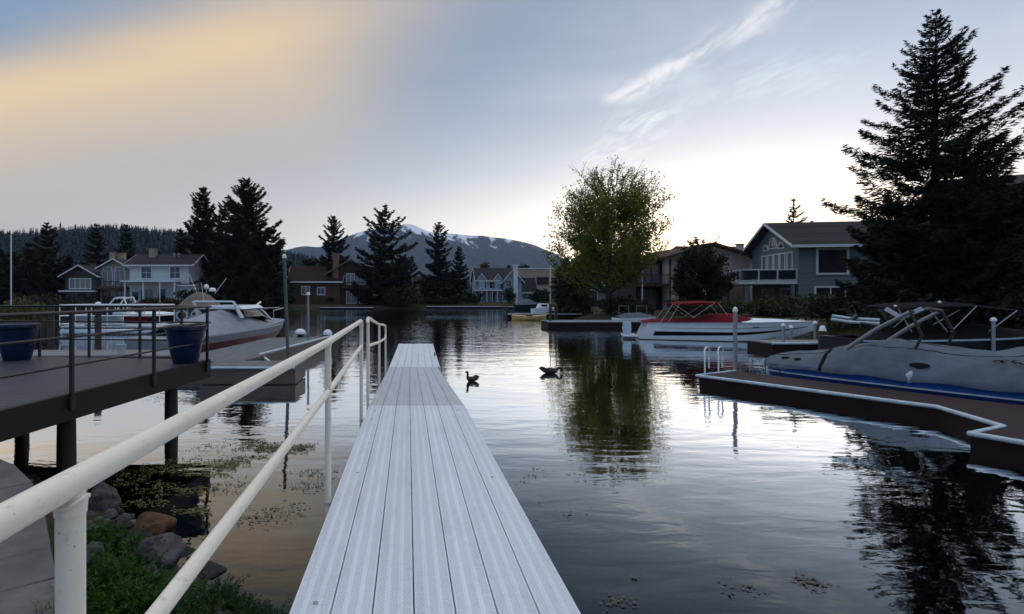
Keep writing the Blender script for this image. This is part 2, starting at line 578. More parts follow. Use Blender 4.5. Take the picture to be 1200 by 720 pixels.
def water_mat():
    m = bpy.data.materials.new('lake_water')
    m.use_nodes = True
    nt = m.node_tree
    nt.nodes.clear()
    out = nt.nodes.new('ShaderNodeOutputMaterial')
    tc = nt.nodes.new('ShaderNodeTexCoord')

    def layer(scale, sx, sy, rot, detail, dist):
        mp = nd(nt, 'ShaderNodeMapping')
        mp.inputs['Scale'].default_value = (sx, sy, 1)
        mp.inputs['Rotation'].default_value = (0, 0, R(rot))
        nt.links.new(tc.outputs['Object'], mp.inputs[0])
        n = nd(nt, 'ShaderNodeTexNoise', i_Scale=scale, i_Detail=detail, i_Roughness=.5, i_Distortion=dist)
        nt.links.new(mp.outputs[0], n.inputs['Vector'])
        return n.outputs[0]
    swell = layer(1.3, .38, 1.0, 6, 2.0, .4)
    rip = layer(5.0, .36, 1.0, -8, 2.0, .5)
    fine = layer(15.0, .5, 1.0, 12, 2.0, .3)
    patch = layer(.085, .6, 1.0, 0, 3.0, .5)
    pk = smooth(nt, patch, .42, .62)
    sp = nt.nodes.new('ShaderNodeSeparateXYZ')
    nt.links.new(tc.outputs['Object'], sp.inputs[0])
    breeze = smooth(nt, sp.outputs[1], 13, 34)       # open water beyond the docks is ruffled by a light breeze
    amp = math_(nt, 'ADD', math_(nt, 'MULTIPLY', pk, .35), math_(nt, 'ADD', .34, math_(nt, 'MULTIPLY', breeze, .9)))
    h = math_(nt, 'ADD', math_(nt, 'MULTIPLY', swell, .0115),
              math_(nt, 'MULTIPLY', amp, math_(nt, 'ADD', math_(nt, 'MULTIPLY', rip, .0062), math_(nt, 'MULTIPLY', fine, .0007))))
    b = nd(nt, 'ShaderNodeBump', i_Strength=1.0, i_Distance=1.0)
    nt.links.new(h, b.inputs['Height'])
    fr = nd(nt, 'ShaderNodeFresnel', i_IOR=1.333)
    nt.links.new(b.outputs[0], fr.inputs['Normal'])
    gl = nd(nt, 'ShaderNodeBsdfGlossy')
    gl.inputs['Color'].default_value = (.92, .96, .99, 1)
    gl.inputs['Roughness'].default_value = .015
    nt.links.new(b.outputs[0], gl.inputs['Normal'])
    tr = nd(nt, 'ShaderNodeBsdfTransparent')
    tr.inputs[0].default_value = (.16, .20, .20, 1)
    mx = nt.nodes.new('ShaderNodeMixShader')
    nt.links.new(math_(nt, 'MULTIPLY', math_(nt, 'POWER', fr.outputs[0], 1.62), 9.0, clamp=True), mx.inputs[0])
    nt.links.new(tr.outputs[0], mx.inputs[1])
    nt.links.new(gl.outputs[0], mx.inputs[2])
    nt.links.new(mx.outputs[0], out.inputs[0])
    return m


wb = MB()
wb.add([(-120, -6, 0), (60, -6, 0), (60, 110, 0), (-120, 110, 0)], [(0, 1, 2, 3)])
tag(wb.build('water', water_mat()), kind='structure')

# forested hill on the left, snowy mountain behind
HILL_X = np.array([-900, -700, -420, -400, -350, -300, -240, -200, -150, -100, -40, 40, 200])
HILL_Z = np.array([80, 78, 66, 65, 68, 67, 64, 60, 54, 42, 24, 8, 0])


def hill_z(x, y):
    t = np.clip((y - 250) / 260, 0, 1)
    bump = 3 * np.sin(x * .021 + y * .013) + 2 * np.sin(x * .05 - y * .03)
    return (np.interp(x, HILL_X, HILL_Z) * .93 + bump) * (t * t * (3 - 2 * t)) * np.where(y > 510, 1 - (y - 510) / 600, 1) + .5


sheet('hill', np.linspace(-900, 200, 90), np.linspace(230, 900, 50), hill_z, mat('hill_forest_floor', (.008, .014, .012), .95, .4, .05, spec=.02), 'structure')

rng = np.random.default_rng(5)
C, A, B = [], [], []
for i in range(4200):
    x = rng.uniform(-470, 60)
    y = rng.uniform(300, 530) if i % 3 else rng.uniform(490, 520)
    z = float(hill_z(x, y))
    if z < 3:
        continue
    h = rng.uniform(4, 8) * (1 if rng.random() < .93 else 1.35)
    for k in range(15):
        t = (k + .5) / 15
        r = h * .23 * (1 - t) + .3
        a = rng.uniform(0, 6.28)
        C.append((x + math.cos(a) * r * .5, y + math.sin(a) * r * .5, z + h * t))
        A.append((math.cos(a) * r, math.sin(a) * r, -.35 * r + (1.5 if k == 14 else 0)))
        B.append((-math.sin(a) * r * .5, math.cos(a) * r * .5, h * .05))
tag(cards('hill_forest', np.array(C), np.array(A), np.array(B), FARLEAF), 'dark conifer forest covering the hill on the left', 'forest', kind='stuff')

PX = np.array([120, 200, 250, 300, 335, 355, 375, 400, 430, 455, 470, 478, 487, 500, 520, 545, 565, 590, 610, 630, 650, 668, 690, 730, 800, 900, 1000])
PY = np.array([335, 322, 312, 300, 293, 288, 290, 280, 270, 266, 263, 261.5, 264, 270, 273, 275, 276, 279, 283, 288, 296, 306, 315, 325, 335, 340, 343])
MY = 2300.0


def mountain_z(x, y):
    ridge = 2.25 + (HY - np.interp(x / MY * F + X0, PX, PY)) / F * MY
    t = np.clip((y - 1250) / (MY - 1250), 0, 1)
    back = np.clip(1 - (y - MY) / 900, 0, 1)
    z = ridge * np.where(y < MY, t ** 1.35, back)
    amp = 55 * t * (1 - t) * 4 * .6 + 9 * t
    s = np.zeros_like(z)
    for i in range(x.shape[0]):
        for j in range(x.shape[1]):
            v = Vector((x[i, j] / 260 + .0003 * y[i, j], y[i, j] / 900, 0))
            s[i, j] = (1 - abs(noise.noise(v)) * 2) * .6 + noise.noise(v * 3.1) * .3 + noise.noise(v * 7.3) * .16
    return np.maximum(z + (s - .5) * amp * np.clip(ridge / 150, 0, 1), -1)


def mountain_mat():
    m, nt, bs, out = new_mat('snowy_mountain')
    tc = nt.nodes.new('ShaderNodeTexCoord')
    sp = nt.nodes.new('ShaderNodeSeparateXYZ')
    nt.links.new(tc.outputs['Object'], sp.inputs[0])
    mp = nd(nt, 'ShaderNodeMapping')
    mp.inputs['Scale'].default_value = (1.6, .5, .5)
    nt.links.new(tc.outputs['Object'], mp.inputs[0])
    n1 = nd(nt, 'ShaderNodeTexNoise', i_Scale=.011, i_Detail=9.0, i_Roughness=.62)
    n2 = nd(nt, 'ShaderNodeTexNoise', i_Scale=.05, i_Detail=6.0)
    nt.links.new(mp.outputs[0], n1.inputs['Vector'])
    nt.links.new(tc.outputs['Object'], n2.inputs['Vector'])
    forest = ramp(nt, n2.outputs[0], [(.35, (.012, .022, .030)), (.65, (.045, .058, .072))])
    k = math_(nt, 'ADD', math_(nt, 'MULTIPLY', sp.outputs[2], 1 / 330.), math_(nt, 'MULTIPLY', math_(nt, 'SUBTRACT', n1.outputs[0], .5), 1.7))
    snow = smooth(nt, k, .78, .90)
    c = mixc(nt, snow, forest, (.70, .74, .80))
    nt.links.new(c, bs.inputs['Base Color'])
    bs.inputs['Roughness'].default_value = .95
    bs.inputs['Specular IOR Level'].default_value = .1
    return m


sheet('mountain', np.linspace(-1500, 2000, 190), np.linspace(1250, 3150, 50), mountain_z, mountain_mat(), 'structure')

# concrete cap stones along the bank
pb = MB()
edge = [(-.70, .25), (-1.02, 1.0), (-1.33, 1.75), (-1.62, 2.34), (-1.86, 2.72), (-2.12, 3.05), (-2.55, 3.6), (-3.0, 4.1), (-3.5, 4.55), (-4.2, 5.0), (-5.0, 5.4)]
for i in range(len(edge) - 1):
    a, b = Vector(edge[i]), Vector(edge[i + 1])
    t = (b - a).normalized()
    nrm = Vector((-t.y, t.x))
    if nrm.x > 0:
        nrm = -nrm
    g = t * .006
    off = 0
    for k, wd in enumerate((.62, .55, .6, .7)):
        dz = .002 * ((i * 7 + k * 3) % 5)
        q = [a + g + nrm * (off + .005), b - g + nrm * (off + .005), b - g + nrm * (off + wd), a + g + nrm * (off + wd)]
        pb.prism([(p.x, p.y) for p in q], .30, .755 + dz)
        off += wd
tag(pb.build('path', CONC, bevel=.008), kind='structure')
# ------------------------------------------------------------------ the pale gangway in the middle
def tread_section(mb, L, flare=0.0, tilt=0.0):
    """Seven ribbed boards; local x across (0..1.22), y along, top of tread at z=0."""
    prof = []
    e = .0027
    w = BOARD
    for k in range(7):
        a = k * w
        pts = [(a + e, -.03), (a + e, -.004), (a + e + .003, 0), (a + w * .30, 0), (a + w * .315, .0022), (a + w * .35, .0022), (a + w * .365, 0),
               (a + w * .635, 0), (a + w * .65, .0022), (a + w * .685, .0022), (a + w * .70, 0), (a + w - e - .003, 0), (a + w - e, -.004), (a + w - e, -.03)]
        mb.ext(pts, .004, L - .004, 'y')
    return mb


gang = thing('gangway', 'long pale ribbed gangway with a white pipe handrail leading out over the water', 'gangway')
S1, S2 = 6.5, 13.0
ZA0, ZA1, ZB1 = .965, .863, .45
XL = -.497


def section(name, y0, y1, z0, z1, x_off=XL, parent=gang, rz=0.0, tm=TREAD):
    L = math.hypot(y1 - y0, z1 - z0)
    o = tread_section(MB(), L).build(name, tm, parent)
    o.location = (x_off, y0, z0)
    o.rotation_euler = (math.atan2(z1 - z0, y1 - y0), 0, rz)
    f = MB()
    for x in (.0, 1.185):
        f.box(x, x + .035, .005, L - .005, -.19, -.034)
    y = .4
    while y < L - .1:
        f.box(.037, 1.183, y, y + .05, -.15, -.036)
        y += .9
    f.build('side_beam', PVC, o)
    return o, L


sa, la = section('deck_panel', -1.3, S1, ZA0 + .0147 * 1.3, ZA1)
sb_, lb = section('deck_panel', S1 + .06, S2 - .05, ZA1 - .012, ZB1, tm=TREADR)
sb_.rotation_euler = (sb_.rotation_euler[0], 0, R(-.2))
for x, y in ((.10, 3.5), (.115, 5.2), (.10, 7.45), (1.12, 5.1), (.095, 1.9), (1.10, 7.5), (.1, 7.0)):
    MB().lathe([(.001, 0), (.011, 0), (.011, .003), (.006, .0048), (.001, .005)], 10, (x, y, .0003)).build('bolt', STEEL, sa, 40)
hinge = MB()
hinge.box(XL + .03, XL + 1.19, S1 - .02, S1 + .08, ZA1 - .20, ZA1 - .07)
hinge.build('hinge', BLACKM, gang)
# handrail pipes
rr = .0225
XR = -.527


def deck_z(y):
    return ZA0 - .0157 * y if y < S1 else ZA1 + (ZB1 - ZA1) * (y - S1) / (S2 - S1)


top = MB().tube([(XR, -1.2, 1.955), (XR, .8, 1.957), (XR, 3.38, 1.945), (XR, 5.2, 1.962), (XR, 5.72, 1.968), (XR, 5.8, 1.955), (XR, 5.825, 1.90)], rr, 16)
top.build('top_rail', RAIL, gang, 60)
mid = MB().tube([(XR, -1.2, 1.55), (XR, 1.07, 1.582), (XR, 3.38, 1.615), (XR, 5.8, 1.68)], rr * .92, 16)
mid.build('middle_rail', RAIL, gang, 60)
for y in (-.95, .80, 3.38, 5.80):
    p = MB()
    zt = 1.945 if y < 5 else 1.92
    p.tube([(XR, y, deck_z(y) - .17), (XR, y, zt)], .021, 16)
    if y < 5:
        p.tube([(XR, y, zt - .035), (XR, y, zt - .012)], [.0225, .0245], 16)
    p.tube([(XR, y, deck_z(y) - .035), (XR, y, deck_z(y) - .03), (XR, y, deck_z(y) - .012)], [.021, .026, .0215], 16)
    p.build('post', RAIL, gang, 60)
    wd = MB()
    wd.tube([(XR + .0235 * math.cos(a), y + .0235 * math.sin(a), zt - .014 + .006 * math.cos(2 * a)) for a in np.linspace(0, 2 * math.pi, 17)], .004, 6)
    wd.build('weld', RAIL, gang, 60)
    MB().box(XR + .0225, XL - .001, y - .035, y + .035, deck_z(y) - .16, deck_z(y) - .05).build('post_bracket', STEEL, gang, bevel=.004)
XR2 = -.515
top2 = MB().tube([(XR2, 6.55, 1.90), (XR2, 6.58, 1.955), (XR2, 6.75, 1.955), (XR2, 9.2, 1.735), (XR2, 10.6, 1.655), (XR2, 11.65, 1.57), (XR2, 11.8, 1.53), (XR2, 11.83, 1.44), (XR2, 11.78, 1.32), (XR2, 11.6, 1.285), (XR2, 9.2, 1.42), (XR2, 6.6, 1.605)], rr, 14)
top2.build('ramp_rail', RAIL, gang, 60)
for y, zt in ((6.62, 1.94), (9.2, 1.73), (11.8, 1.53)):
    MB().tube([(XR2, y, deck_z(y) - .16), (XR2, y, zt)], .021, 14).build('post', RAIL, gang, 60)

flt = thing('floating_dock', 'pale floating dock at the far end of the gangway with a small black cleat', 'dock', (-.475, 13.02, .445), R(-1.15))
o = tread_section(MB(), 6.3).build('deck_panel', TREAD, flt)
o.scale = (1.06, 1, 1)
MB().box(-.01, 1.305, -.0, 6.31, -.25, -.036).build('dock_frame', PVC, flt, bevel=.01)
for k in range(4):
    MB().box(.08, 1.2, .2 + k * 1.55, 1.45 + k * 1.55, -.62, -.252).build('float', RUBBER, flt, bevel=.04)
cl = MB()
cl.box(1.22, 1.26, 2.42, 2.47, .0, .05).box(1.22, 1.26, 2.55, 2.60, .0, .05).tube([(1.24, 2.34, .075), (1.24, 2.42, .06), (1.24, 2.60, .06), (1.24, 2.68, .075)], .018, 8)
cl.build('cleat', BLACKM, flt, 50)


# ------------------------------------------------------------------ pier on the left with black railing
pier = thing('pier', 'dark composite pier deck on timber piles with thin black railings, left of the gangway', 'pier', (-3.50, 9.05, 1.13), R(-6.9))
MB().box(-9.5, -.03, -8.2, -.03, -.045, 0).build('deck', DECKB, pier)
fb = MB()
fb.box(-.028, .012, -8.2, .012, -.31, -.002).box(-9.5, -.0285, -.0285, .012, -.31, -.002)
fb.build('fascia', FASC, pier, bevel=.006)
jm = MB()
for k in range(9):
    jm.box(-9.4 , -.035, -8.0 + k * .95, -7.95 + k * .95, -.28, -.048)
jm.build('joists', TIMBER, pier)
for x, y in ((-.42, -.5), (-.42, -2.75), (-.42, -5.0), (-3.2, -.5), (-3.2, -2.75), (-6.2, -.5), (-6.2, -2.75)):
    MB().tube([(x, y, -3.4), (x, y, -1.2), (x, y, -.285)], [.115, .11, .10], 14).build('pile', TIMBER, pier, 60)
for z, nm in ((.93, 'top_rail'), (.65, 'middle_rail'), (.325, 'lower_rail')):
    r_ = .02 if z > .9 else .014
    MB().tube([(.03, -8.1, z), (.03, -.05, z), (0, .025, z), (-.05, .035, z), (-9.4, .035, z)], r_, 8).build(nm, BLACKM, pier, 60)
for y in (-.15, -1.66, -3.2, -4.75, -6.3, -7.8):
    q = MB().box(.0125, .05, y - .02, y + .02, -.19, .93)
    q.box(.0122, .056, y - .045, y + .045, -.17, -.04)
    q.build('railing_post', BLACKM, pier)
for x in (-.55, -1.35, -2.35, -3.35, -4.5, -5.65, -6.9, -8.2):
    MB().box(x - .018, x + .018, .0125, .048, -.15, .93).build('railing_post', BLACKM, pier)


def pot(x, y, label, s=1.0):
    t = thing('planter_pot', label, 'planter', (x, y, 1.131), 0, 'blue pots on the pier')
    pr = [(.001, 0), (.185, 0), (.20, .03), (.245, .22), (.285, .42), (.30, .52), (.325, .535), (.33, .57), (.325, .60), (.30, .605), (.285, .59), (.28, .53), (.001, .52)]
    MB().lathe([(r * s, z * s) for r, z in pr], 32).build('pot', BLUEP, t, 45)
    MB().lathe([(.001, .525), (.15, .55), (.277, .535)], 20).build('soil', TIMBER, t, 60)
    return t


pot(gx(217.5, 8.62), 8.62, 'round blue glazed planter pot by the corner of the pier railing', 1.04)
pot(gx(20, 9.0), 9.0, 'dark blue glazed planter pot at the left edge of the photo, along the pier', 1.05)

# ------------------------------------------------------------------ grey L-shaped float behind the pier
ld = thing('floating_dock', 'grey L-shaped floating dock with white edge trim beside the red and white cruiser', 'dock', (0, 0, 0))
MB().box(-5.25, -2.87, 12.95, 14.25, .40, .45).build('dock_deck', DOCKG, ld)
fd = MB()
fd.box(-5.26, -2.86, 12.94, 12.95, .02, .452).box(-2.87, -2.85, 12.95, 14.25, .02, .452).box(-5.26, -5.25, 12.95, 14.25, .02, .45)
fd.box(-5.2, -2.9, 13.0, 14.2, -.25, .39)
fd.build('dock_side', FASCT, ld)
MB().tube([(-5.26, 12.925, .43), (-2.86, 12.925, .43)], .035, 8).build('edge_bumper', PVC, ld, 60)

w1 = MB()
w1.add([(-6.9, 14.26, .42), (-4.55, 14.26, .42), (-3.4, 22, .46), (-5.9, 22, .46), (-6.9, 14.26, .36), (-4.55, 14.26, .36), (-3.4, 22, .40), (-5.9, 22, .40)],
       [(0, 1, 2, 3), (7, 6, 5, 4), (0, 4, 5, 1), (1, 5, 6, 2), (2, 6, 7, 3), (3, 7, 4, 0)])
w1.build('dock_deck', DOCKG, ld)
w2 = MB()
w2.loft([[(-4.54, 14.3, .02), (-4.44, 14.3, .02), (-4.44, 14.3, .47), (-4.54, 14.3, .47)], [(-3.39, 22, .02), (-3.29, 22, .02), (-3.29, 22, .50), (-3.39, 22, .50)]])
w2.loft([[(-6.9, 14.3, .02), (-6.85, 14.3, .02), (-6.85, 14.3, .35), (-6.9, 14.3, .35)], [(-5.9, 22, .02), (-5.85, 22, .02), (-5.85, 22, .39), (-5.9, 22, .39)]])
w2.box(-6.8, -4.6, 14.3, 14.4, .02, .35)
w2.build('dock_side', FASCT, ld)
MB().tube([(-4.43, 15.2, .50), (-3.28, 22, .53)], .045, 10).build('edge_bumper', PVC, ld, 60)
MB().bar((-4.46, 15.5, .46), (-4.05, 15.0, .30), .08).build('brace', PVC, ld)


def pole(name, x, y, z0, z1, r, label, capr=0.0, m=STEEL, lean=(0, 0), group=None, cat='pole'):
    t = thing(name, label, cat, (x, y, 0), 0, group)
    MB().tube([(0, 0, z0), (lean[0] * .5, lean[1] * .5, (z0 + z1) / 2), (lean[0], lean[1], z1)], r, 10).build('shaft', m, t, 60)
    if capr:
        MB().lathe([(.001, -.02), (capr, -.02), (capr, .03), (capr * .75, .08), (.001, .11)], 12, (lean[0], lean[1], z1)).build('cap', WHITE, t, 60)
    return t


pole('mooring_pole', gx(341.5, 14.4), 14.4, -2, 3.33, .046, 'tall grey steel mooring pole with a white top behind the handrail, leaning slightly left', .06, m=POLED, lean=(-.2, 0))
pole('mooring_pole', gx(360, 21), 21.2, -2, 2.3, .045, 'slim grey mooring pole with a white ball cap at the end of the grey dock', .085)
for px, Y, z1, rc, lab in ((352, 22.3, .62, .24, 'squat dock pile with a broad white dome cap left of the slim mooring pole'),
                          (384, 22.1, .60, .2, 'squat dock pile with a white dome cap nearest the white handrail')):
    t = thing('dock_pile', lab, 'pile', (gx(px, Y), Y, 0), 0)
    MB().tube([(0, 0, -2), (0, 0, z1)], .12, 12).build('shaft', TIMBER, t, 60)
    MB().lathe([(.001, 0), (rc, -.02), (rc, .04), (rc * .8, .13), (rc * .4, .19), (.001, .2)], 14, (0, 0, z1)).build('cap', WHITE, t, 60)

# dark float behind the pier, with thick timber piles
bd = thing('floating_dock', 'low dark dock seen through the railing of the pier', 'dock', (0, 0, 0))
MB().box(-17, -7.2, 15.6, 17.3, .38, .43).build('dock_deck', DOCKW, bd)
MB().box(-17.02, -7.18, 15.58, 17.32, .02, .378).build('dock_side', FASCD, bd)
t = thing('bucket', 'small pale bucket standing on the low dark dock', 'bucket', (gx(142, 15.9), 15.9, .432))
MB().lathe([(.001, 0), (.10, 0), (.15, .3), (.155, .31), (.14, .30), (.09, .02), (.001, .02)], 16).build('pail', PVC, t, 50)
MB().tube([(-.15, 0, .29), (-.14, -.06, .22), (0, -.12, .16), (.14, -.06, .22), (.15, 0, .29)], .006, 6).build('bucket_handle', STEEL, t)
for px, Y, cap, lab in ((115, 17.45, 1, 'thick dark timber pile with a white cap behind the pier railing'), (60, 17.6, 0, 'thick dark timber pile without a cap, left of the white capped pile')):
    t = thing('dock_pile', lab, 'pile', (gx(px, Y), Y, 0))
    MB().tube([(0, 0, -2.4), (0, 0, hz(359, Y))], .105, 12).build('shaft', TIMBER, t, 60)
    if cap:
        MB().lathe([(.001, -.02), (.12, -.02), (.12, .05), (.07, .13), (.001, .15)], 12, (0, 0, hz(359, Y))).build('cap', WHITE, t, 60)

# ------------------------------------------------------------------ red-brown float on the right
rd = thing('floating_dock', 'red-brown boarded floating dock with a white bumper edge beside the tarp covered boat', 'dock', (0, 0, 0))
ZR, KD = .25, 1.0526
outer = [(6.93, 12.26), (9.10, 8.80), (8.70, 7.48), (7.80, 7.10), (8.10, 6.45), (9.3, 3.9), (13.4, 5.8), (10.45, 9.2), (8.30, 12.97)]
outer = [(x * KD, y * KD) for x, y in outer]
dm = MB().prism(outer, ZR - .05, ZR)
od = dm.build('dock_deck', DOCKR, rd)
ins = []
cx, cy = 9.4 * KD, 8.6 * KD
MB().prism([(cx + (x - cx) * .988, cy + (y - cy) * .988) for x, y in outer], -.2, ZR - .051).build('dock_side', FASCD, rd)
bump = MB()
for a, b in zip(outer[:6], outer[1:6]):
    bump.tube([(a[0], a[1], ZR - .01), (b[0], b[1], ZR - .01)], .038, 10)
for a in outer[:6]:
    bump.ball((a[0], a[1], ZR - .01), .04, 8)
bump.tube([(*outer[8], ZR), (*outer[0], ZR)], .03, 8)
bump.build('edge_bumper', PVC, rd, 60)
lad = thing('dock_ladder', 'white ladder with two hooped handrails at the tip of the red-brown dock', 'ladder', (0, 0, 0))
for k, px in enumerate((826, 842)):
    Y = 13.1 + .12 * k
    x = gx(px, Y)
    w = .30
    hoop = [(x, Y, -.7), (x, Y, .72)] + [(x + w / 2 - w / 2 * math.cos(a), Y + .1 * a, .72 + .21 * math.sin(a)) for a in np.linspace(.25, math.pi - .1, 9)] + [(x + w, Y + .33, .66), (x + w, Y + .33, .35)]
    MB().tube(hoop, .018, 10).build('handrail', WHITE, lad, 60)
for z in (-.45, -.15, .12):
    MB().bar((gx(826, 13.1), 13.1, z), (gx(842, 13.22), 13.22, z), .05, .03).build('rung', WHITE, lad)
pole('mooring_pole', gx(862, 13.7) + .03, 13.76, -2, 1.85, .05, 'steel mooring pole with a white cap beside the white ladder of the red-brown dock', .06)
fl = thing('folded_ladder', 'small grey folded ladder at the back edge of the red-brown dock', 'ladder', (8.42 * KD, 12.62 * KD, ZR + .01), R(-25))
for k in (0, .28):
    MB().tube([(k, 0, 0), (k, .02, .3), (k + .05, .1, .36), (k + .1, .2, .3), (k + .1, .2, .0)], .014, 8).build('handrail', STEEL, fl, 60)
for z in (.08, .2):
    MB().bar((0, 0, z), (.28, 0, z), .03).build('rung', STEEL, fl)

# float and posts behind, between the white motorboat and the dark boat
md = thing('floating_dock', 'narrow float with a pale edge between the white motorboat and the dark boat', 'dock', (0, 0, 0))
MB().box(14.75, 19.5, 20.7, 22.2, .30, .35).build('dock_deck', DOCKW, md)
MB().box(14.73, 19.52, 20.68, 22.22, .0, .298).build('dock_side', FASCD, md)
MB().tube([(14.7, 20.66, .33), (19.5, 20.66, .33)], .05, 8).build('edge_bumper', PVC, md, 60)
for px, Y, top_, lab in ((918, 20.95, 382, 'short dock post with a white ball cap in front of the motorboat bow'),
                        (927, 22.6, 384, 'short dock post with a white ball cap under the tip of the motorboat bow'),
                        (955, 22.9, 379, 'slim dock post with a white ball cap left of the thick dark pile'),
                        (1164, 16.2, 376, 'slim dock post with a white ball cap beside the dark house')):
    pole('dock_post', gx(px, Y), Y, -1.5, hz(top_, Y), .05, lab, .08, m=STEEL, group='white capped dock posts')
t = thing('dock_pile', 'thick dark pile with a pale cone cap behind the tarp covered boat', 'pile', (gx(964, 20.4), 20.4, 0))
MB().tube([(0, 0, -2), (0, 0, hz(388, 20.4))], .15, 14).build('shaft', TIMBER, t, 60)
MB().lathe([(.001, 0), (.13, 0), (.10, .12), (.07, .2), (.001, .22)], 12, (0, 0, hz(388, 20.4))).build('cap', WHITE, t, 60)

# ------------------------------------------------------------------ far floats
def far_dock(name, x0, x1, y0, y1, z, label, dm_=DOCKW, sm=FASCD):
    t = thing(name, label, 'dock', (0, 0, 0))
    MB().box(x0, x1, y0, y1, z - .06, z).build('dock_deck', dm_, t)
    MB().box(x0 + .02, x1 - .02, y0 + .02, y1 - .02, -.1, z - .062).build('dock_side', sm, t)
    MB().box(x0, x1, y0 - .05, y0 - .003, z - .07, z + .02).build('edge_bumper', PVC, t)
    return t


far_dock('floating_dock', gx(642, 35.5), 16.2, 35.5, 37.4, .5, 'long dark floating dock with a pale top in front of the big leafy tree')
far_dock('floating_dock', gx(595, 50), 17.0, 50, 51.8, .5, 'far floating dock behind the yellow kayak')
far_dock('floating_dock', gx(375, 85), gx(437, 85), 85, 87, .36, 'narrow far dock below the brown chalet', DOCKW, FASCD)
far_dock('floating_dock', gx(500, 91), gx(590, 91), 91, 93, .40, 'thin far dock below the dark red cabin', DOCKW, FASCD)
far_dock('floating_dock', gx(592, 88), gx(640, 88), 88, 90, .40, 'thin far dock below the beige block house', DOCKW, FASCD)
for px, Y, top_, lab in ((645, 35.9, 357, 'dark timber pile at the near corner of the long dark dock'), (651.5, 37.0, 358, 'dark timber pile just right of the corner pile of the long dark dock'),
                        (594, 50.3, 360, 'dark timber pile at the left end of the far floating dock')):
    t = thing('dock_pile', lab, 'pile', (gx(px, Y), Y, 0), 0, 'dark piles of the far docks')
    MB().tube([(0, 0, -2), (0, 0, hz(top_, Y))], .11, 10).build('shaft', TIMBER, t, 60)
    MB().lathe([(.001, 0), (.125, 0), (.125, .04), (.001, .1)], 10, (0, 0, hz(top_, Y))).build('cap', BLACKM, t, 60)
ky = thing('kayak', 'yellow kayak floating beside the far dock', 'kayak', (gx(600, 47.5), 47.5, 0), R(2))
rg = []
for i in range(13):
    s = i / 12
    w = .36 * math.sin(math.pi * min(.97, max(.03, s))) ** .6
    z = .36 + .10 * (2 * s - 1) ** 2
    rg.append([(s * 3.2, -w, z), (s * 3.2, -w * .95, .12), (s * 3.2, -w * .4, -.06), (s * 3.2, w * .4, -.06), (s * 3.2, w * .95, .12), (s * 3.2, w, z), (s * 3.2, 0, z + .08)])
MB().loft(rg).build('hull', YELLOW, ky, 40)
MB().lathe([(.34, 0), (.36, .03), (.33, .05), (.30, .02)], 16, (1.6, 0, .42)).build('cockpit_rim', BLACKM, ky, 50)
for px, Y, t_, b_, lab in ((645, 58, 300, 362, 'tall thin white flagpole left of the big leafy tree'), (687, 66, 310, 355, 'thin pale flagpole standing in front of the teal house'), (752.5, 45.5, 300, 358, 'white flagpole right of the big leafy tree trunk'), (13, 56, 277, 345, 'white flagpole at the far left edge of the photo')):
    x = gx(px, Y)
    z0 = float(ground_z(np.array([x]), np.array([float(Y)]))[0]) - .2
    pole('flagpole', x, Y, z0, hz(t_, Y), .06, lab, .07, m=WHITE, cat='flagpole')
# ------------------------------------------------------------------ boats
def hull_rings(L, Bm, fb0, fb1, dr=.3, n=22, full=.45, flare=.82, rake=.09, stern=.0):
    out = []
    for i in range(n):
        s = i / (n - 1)
        b = Bm / 2 * (1 - max(0, (s - full) / (1 - full)) ** 2.4) * (1 - .06 * max(0, .3 - s) / .3)
        b = max(b, .02)
        zs = fb0 + (fb1 - fb0) * s ** 1.7
        zk = -dr + (zs * .55 + dr) * max(0, (s - .6) / .4) ** 2.0
        zc = .04 + (zs * .62) * max(0, (s - .55) / .45) ** 1.8
        zc = max(zc, zk + .015)
        zm = zc + (zs - zc) * .55
        fl = flare * (1 - .35 * max(0, (s - .55) / .45))
        bc, bmid = b * fl, b * (fl + (1 - fl) * .75)

        def X(z):
            return s * L + rake * L * s ** 5 * (z - 0) / max(.1, fb1) + stern * (1 - s) ** 6 * z
        out.append([(X(zs), -b, zs), (X(zm), -bmid, zm), (X(zc), -bc, zc), (X(zk), 0, zk), (X(zc), bc, zc), (X(zm), bmid, zm), (X(zs), b, zs)])
    return out


def lerp(a, b, t):
    return tuple(x + (y - x) * t for x, y in zip(a, b))


def band(rings, side, a, b, eps=.006, i0=0, i1=None):
    """Strip following the hull side between two heights (0 chine, 1 sheer), standing just proud of it."""
    mb = MB()
    rs = rings[i0:i1]
    idx = (2, 1, 0) if side < 0 else (4, 5, 6)

    def pt(r, t):
        c, m_, s_ = (r[i] for i in idx)
        p = lerp(c, m_, t / .55) if t < .55 else lerp(m_, s_, (t - .55) / .45)
        return (p[0], p[1] + side * eps, p[2])
    n = len(rs)
    vs = []
    for i, r in enumerate(rs):
        aa = a(i / (n - 1)) if callable(a) else a
        bb = b(i / (n - 1)) if callable(b) else b
        vs += [pt(r, aa), pt(r, (aa + bb) / 2), pt(r, bb)]
    fs = []
    for i in range(n - 1):
        for k in (0, 1):
            fs.append((i * 3 + k, i * 3 + 3 + k, i * 3 + 4 + k, i * 3 + 1 + k))
    return mb.add(vs, fs)


